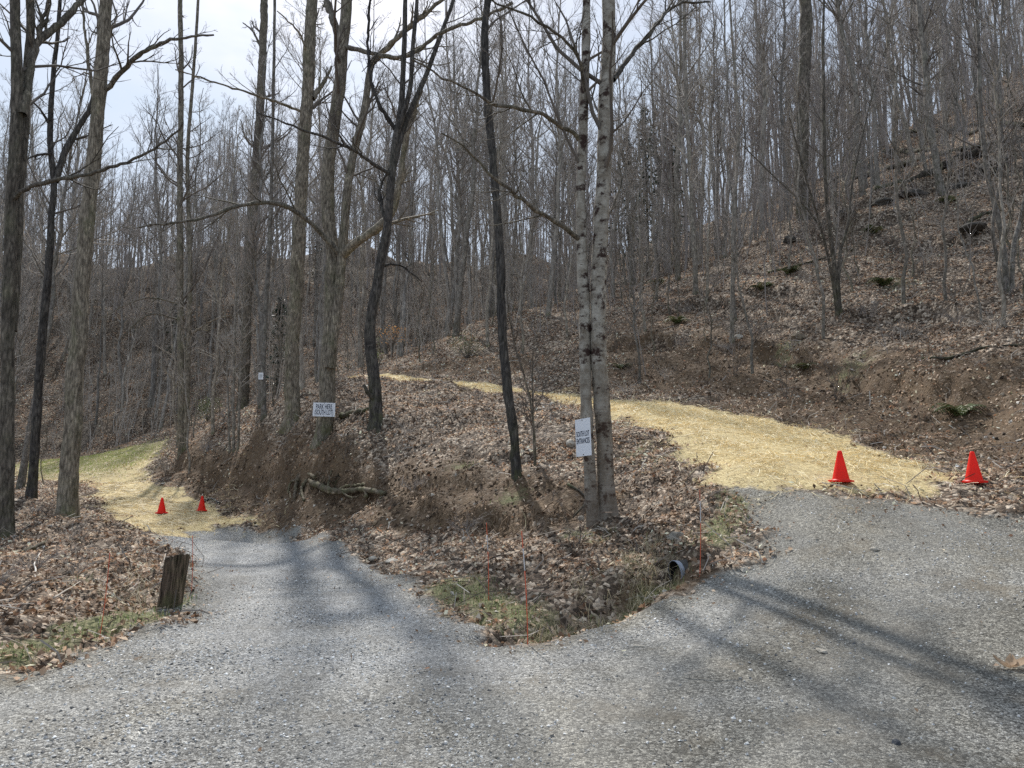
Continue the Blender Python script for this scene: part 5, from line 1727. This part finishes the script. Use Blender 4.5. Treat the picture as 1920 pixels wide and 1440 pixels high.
cv_, cq_ = cone_mesh()
mb = MB()
mb.add(cv_, quads=cq_)
CONE_B = mb.mesh('body', M_CONE)
CONE_P = base_mesh()
for px, py, lb in [(303, 962, 'orange traffic cone standing on straw, left one of the left pair'), (378, 958, 'orange traffic cone beside the black hose, right one of the left pair'),
                   (1577, 907, 'orange traffic cone at the straw and gravel edge, left one of the right pair'), (1827, 912, 'orange traffic cone near the leafy right edge, right one of the right pair')]:
    g = G(px, py)
    e = thing('traffic_cone', (g[0], g[1], g[2] + 0.01), lb, 'traffic cone', 'traffic cones closing the two drives')
    e.rotation_euler = (random.uniform(-.03, .03) + 0.03, random.uniform(-.03, .03), random.uniform(0, 1.5))
    for nm, me in (('body', CONE_B), ('base', CONE_P)):
        o = bpy.data.objects.new(nm, me)
        COL.objects.link(o)
        o.parent = e


# ------------------------------------------------------------------ stakes
def stake(px0, py0, px1, py1, label, band=True, split=(0.14, 0.32)):
    g = G(px0, py0)
    top = px3(px1, py1, g[1])
    e = thing('marker_stake', g, label, 'stake', 'orange marker stakes along the drives')
    a, b = g - np.array([0, 0, 0.1]), top
    rad = 0.0046 if band else 0.0036
    def bar(t0, t1, nm, mat, r):
        t = np.linspace(t0, t1, 9)[:, None]
        P = a + (b - a) * t
        P[:, 0] += 0.012 * np.sin(t[:, 0] * PI)
        v, q, tr = tubes(P[None], np.full((1, 9), r), 8, caps=True)
        m_ = MB()
        m_.add(v, quads=q, tris=tr)
        m_.obj(nm, mat, e, g)
    if band:
        bar(0, 1 - split[1], 'rod', M_STAKE, rad)
        bar(1 - split[1], 1 - split[0], 'reflective_band', M_BAND, rad + 0.0006)
        bar(1 - split[0], 1, 'tip', M_STAKE, rad)
    else:
        bar(0, 1, 'rod', M_STAKE, rad)
    return e


stake(990, 1212, 978, 996, 'tall orange stake with white band at the low end of the ditch')
stake(916, 1122, 912, 980, 'orange stake with white band on the leaves left of the ditch')
stake(1311, 1080, 1312, 918, 'orange stake on the grassy shoulder right of the culvert', True, (0.12, 0.35))
stake(358, 1118, 361, 1004, 'thin orange stake immediately right of the wooden post', False)
stake(184, 1198, 206, 1036, 'leaning orange stake on the grass left of the wooden post', False)

# ------------------------------------------------------------------ weathered post
pb = G(315, 1143)
po = thing('wooden_post', pb, 'weathered dark split wooden post standing at the grassy gravel edge', 'post')
K, NZ = 56, 30
a = np.linspace(0, 2 * PI, K, endpoint=False)
hgt = rpx(90, pb[1])
r0 = rpx(20.5, pb[1])
rows = []
for i in range(NZ):
    t = i / (NZ - 1)
    rr = r0 * (1.0 + 0.06 * (1 - t)) * (1 + 0.05 * fbm(np.cos(a) * 2 + 5, np.sin(a) * 2 + t * 1.5, 2, 4) + 0.1 * fbm(np.cos(a) * 9, np.sin(a) * 9 + t * 0.8, 2, 8))
    for c0, dp in ((4.3, 0.42), (5.2, 0.3), (3.7, 0.25), (4.75, 0.2), (5.7, 0.22), (2.0, 0.25), (0.6, 0.2)):
        cc = c0 + 0.05 * math.sin(t * 5 + c0)
        rr = rr * (1 - dp * np.exp(-((a - cc) / 0.05) ** 2))
    if i == NZ - 1:
        rr = rr * 0.96
    lean = 0.14 * t * hgt
    topz = (0.02 * np.cos(a + 1) + 0.03 * fbm(np.cos(a) * 4, np.sin(a) * 4 + 3.3, 3, 14)) * t
    rows.append(np.column_stack([np.cos(a) * rr + lean, np.sin(a) * rr, t * (hgt + 0.2) - 0.2 + topz]))
v = np.concatenate(rows)
idx = np.arange(NZ * K).reshape(NZ, K)
nx_ = np.roll(idx, -1, 1)
q = np.stack([idx[:-1], nx_[:-1], nx_[1:], idx[1:]], -1).reshape(-1, 4)
mb = MB()
mb.add(v, quads=q)
mb.obj('body', mat_bark('weathered_post_wood', (0.018, 0.013, 0.01), (0.32, 0.235, 0.175), mossamt=0.05, stretch=0.08, scale=34, bump=0.9), po)
mb = MB()
top = rows[-1]
cpt = top.mean(0) + np.array([0, 0, -0.006])
ring = cpt + (top - cpt) * 0.5 + np.array([0, 0, 0.002])
vv = np.concatenate([top + [0, 0, 0.001], ring, [cpt]])
q = [(j, (j + 1) % K, K + (j + 1) % K, K + j) for j in range(K)]
t = [(K + j, K + (j + 1) % K, 2 * K) for j in range(K)]
mb.add(vv, quads=q, tris=t)
mb.obj('top', mat_plain('end_grain', (0.13, 0.105, 0.085), 0.9, 0.5, 30, bump=0.5), po)


# ------------------------------------------------------------------ signs
def text_mesh(txt, size, sx, bold):
    cu = bpy.data.curves.new('t', 'FONT')
    cu.body = txt
    cu.align_x = 'CENTER'
    cu.align_y = 'CENTER'
    cu.size = size
    cu.offset = bold
    cu.extrude = 0.0008
    o = bpy.data.objects.new('t', cu)
    COL.objects.link(o)
    dg = bpy.context.evaluated_depsgraph_get()
    me = bpy.data.meshes.new_from_object(o.evaluated_get(dg))
    bpy.data.objects.remove(o)
    co = np.zeros(len(me.vertices) * 3, np.float32)
    me.vertices.foreach_get('co', co)
    co = co.reshape(-1, 3)
    w = co[:, 0].max() - co[:, 0].min()
    co[:, 0] *= sx / w
    me.vertices.foreach_set('co', co.ravel())
    me.materials.clear()
    me.materials.append(M_INK)
    me.update()
    return me


def sign(name, label, centre, w, h, yaw, roll, lines, seed=0, pitch=0.0):
    e = thing(name, centre, label, 'sign')
    e.rotation_euler = Euler((PI / 2 + pitch, roll, yaw), 'XYZ')
    import bmesh
    bm = bmesh.new()
    bmesh.ops.create_cube(bm, size=1.0)
    for v in bm.verts:
        v.co = Vector((v.co.x * w, v.co.y * h, v.co.z * 0.006))
    bmesh.ops.subdivide_edges(bm, edges=[ed for ed in bm.edges if abs(ed.verts[0].co.x - ed.verts[1].co.x) > 0.1], cuts=6)
    for v in bm.verts:
        v.co.z -= 0.05 * (v.co.x / w) ** 2 * w
    me = bpy.data.meshes.new('board')
    bm.to_mesh(me)
    bm.free()
    me.materials.append(M_SIGN)
    o = bpy.data.objects.new('board', me)
    COL.objects.link(o)
    o.parent = e
    for txt, yy, size, sx in lines:
        t = text_mesh(txt, size, sx, size * 0.012)
        co = np.zeros(len(t.vertices) * 3, np.float32)
        t.vertices.foreach_get('co', co)
        co = co.reshape(-1, 3)
        co[:, 2] += 0.0045 - 0.05 * (co[:, 0] / w) ** 2 * w
        t.vertices.foreach_set('co', co.ravel())
        to = bpy.data.objects.new('lettering', t)
        COL.objects.link(to)
        to.parent = e
        to.location = (0, yy, 0)
    for yy in (h * 0.46, -h * 0.46):
        mb = MB()
        a_ = np.linspace(0, 2 * PI, 10, endpoint=False)
        rr = 0.011
        mb.add(np.concatenate([np.column_stack([np.cos(a_) * rr, np.sin(a_) * rr + yy, np.full(10, 0.003)]), np.column_stack([np.cos(a_) * rr * .7, np.sin(a_) * rr * .7 + yy, np.full(10, 0.008)]), [[0, yy, 0.009]]]),
               quads=[(j, (j + 1) % 10, 10 + (j + 1) % 10, 10 + j) for j in range(10)], tris=[(10 + j, 10 + (j + 1) % 10, 20) for j in range(10)])
        mb.obj('screw', M_BLACK, e)
    return e


g = G(606, 826)
Ys = g[1] - rpx(21, g[1]) * 1.25
c = px3(607.5, 768, Ys)
sign('parking_sign', 'white landscape sign reading PARK HERE (SOUTH LOT) on the thick forked tree', c, rpx(41, Ys), rpx(26, Ys), 0.08, 0.02,
     [('PARK HERE', rpx(5, Ys), rpx(13.5, Ys), rpx(30, Ys)), ('(SOUTH LOT)', -rpx(5.5, Ys), rpx(13.5, Ys), rpx(34, Ys))])
g = G(1118, 988)
Ys = g[1] - rpx(18, g[1]) * 1.1
c = px3(1093, 820, Ys)
hs_ = rpx(70, Ys)
sign('entrance_sign', 'white portrait sign reading SOUTH LOT ENTRANCES on the twin trunked birch', c, hs_ / 1.5, hs_, -1.02, -0.055,
     [('SOUTH LOT', hs_ * 0.09, hs_ * 0.2, hs_ / 1.5 * 0.86), ('ENTRANCES', -hs_ * 0.1, hs_ * 0.2, hs_ / 1.5 * 0.86)])
g = G(497, 792)
Ys = g[1] - 0.18
c = px3(489, 705, Ys)
e = thing('small_notice', c, 'small white notice fixed to the thin pale tree in the valley', 'notice')
mb = MB()
w_, h_ = rpx(4.5, Ys), rpx(6.5, Ys)
mb.add([(-w_, 0, -h_), (w_, 0, -h_), (w_, 0, h_), (-w_, 0, h_), (-w_, 0.02, -h_), (w_, 0.02, -h_), (w_, 0.02, h_), (-w_, 0.02, h_)],
       quads=[(0, 1, 2, 3), (5, 4, 7, 6), (1, 5, 6, 2), (4, 0, 3, 7), (3, 2, 6, 7), (4, 5, 1, 0)])
mb.obj('board', M_SIGN, e, smooth=False)
mb = MB()
w2, h2 = w_ * 0.55, h_ * 0.5
mb.add([(-w2, -0.003, -h2), (w2, -0.003, -h2), (w2, -0.003, h2), (-w2, -0.003, h2)], quads=[(0, 1, 2, 3)])
mb.obj('panel', mat_plain('faded_print', (0.5, 0.53, 0.55), 0.6, 0.1), e, smooth=False)

# big curled leaf on the forecourt
lg = G(1895, 1262)
mb = MB()
for i in range(3):
    ang = i * 1.1
    pts = []
    for t in np.linspace(0, 1, 6):
        w = 0.05 * math.sin(PI * (0.1 + 0.85 * t))
        d = np.array([math.cos(ang), math.sin(ang) * 0.6, 0])
        s_ = np.array([-d[1], d[0], 0])
        m_ = d * t * 0.13 + np.array([0, 0, 0.015 + 0.06 * t * t])
        pts += [m_ + s_ * w + [0, 0, 0.025], m_, m_ - s_ * w + [0, 0, 0.02]]
    q = []
    for j in range(5):
        for c_ in range(2):
            b0 = j * 3 + c_
            q.append((b0, b0 + 1, b0 + 4, b0 + 3))
    mb.add(np.array(pts), quads=q, col=(0.5, 0.36, 0.24))
_cl = mb.obj('curled_leaf', M_LEAF)
_cl.location = lg
tag(_cl, 'large curled tan leaf cluster on the gravel at the right edge', 'leaf')

# ------------------------------------------------------------------ camera, light, sky
cam = bpy.data.cameras.new('camera')
co = bpy.data.objects.new('camera', cam)
COL.objects.link(co)
cam.sensor_width = 36
cam.lens = F / 1920 * 36
cam.clip_start = 0.05
cam.clip_end = 1000
co.location = (0, 0, CAMZ)
co.rotation_euler = (PI / 2 + PITCH, 0, 0)
sc.camera = co

SUN_EL, SUN_AZ = math.radians(48), math.radians(-16)      # azimuth from +Y toward +X
sd = Vector((math.sin(SUN_AZ) * math.cos(SUN_EL), math.cos(SUN_AZ) * math.cos(SUN_EL), math.sin(SUN_EL)))
sun = bpy.data.lights.new('sun', 'SUN')
sun.energy = 5.0
sun.angle = math.radians(1.4)
sun.color = (1.0, 0.965, 0.91)
so = bpy.data.objects.new('sun', sun)
COL.objects.link(so)
so.location = (0, 0, 60)
so.rotation_euler = (-sd).to_track_quat('-Z', 'Y').to_euler()

w = bpy.data.worlds.new('World')
sc.world = w
w.use_nodes = True
nt = w.node_tree
nt.nodes.clear()
k = NT(nt)
sky = k.n('ShaderNodeTexSky', sky_type='NISHITA')
sky.sun_disc = False
sky.sun_elevation = SUN_EL
sky.sun_rotation = SUN_AZ
sky.air_density = 1.0
sky.dust_density = 2.0
tc = k.n('ShaderNodeTexCoord').outputs['Generated']
cl = k.noise(k.mapping(tc, (1.5, 1.5, 4)), 1.6, 5, 0.6)
clf = k.math('MULTIPLY_ADD', k.math('SUBTRACT', cl, 0.38), 2.0, 0.45, clamp=True)
col = k.mix(clf, sky.outputs[0], (6.2, 7.25, 8.7))
bg = k.n('ShaderNodeBackground')
bg.inputs['Strength'].default_value = 0.115
nt.links.new(col, bg.inputs[0])
ow = k.n('ShaderNodeOutputWorld')
nt.links.new(bg.outputs[0], ow.inputs[0])

sc.view_settings.view_transform = 'Standard'
sc.view_settings.look = 'None'
sc.view_settings.exposure = 0
sc.render.engine = 'CYCLES'
sc.cycles.max_bounces = 3
sc.cycles.use_denoising = False
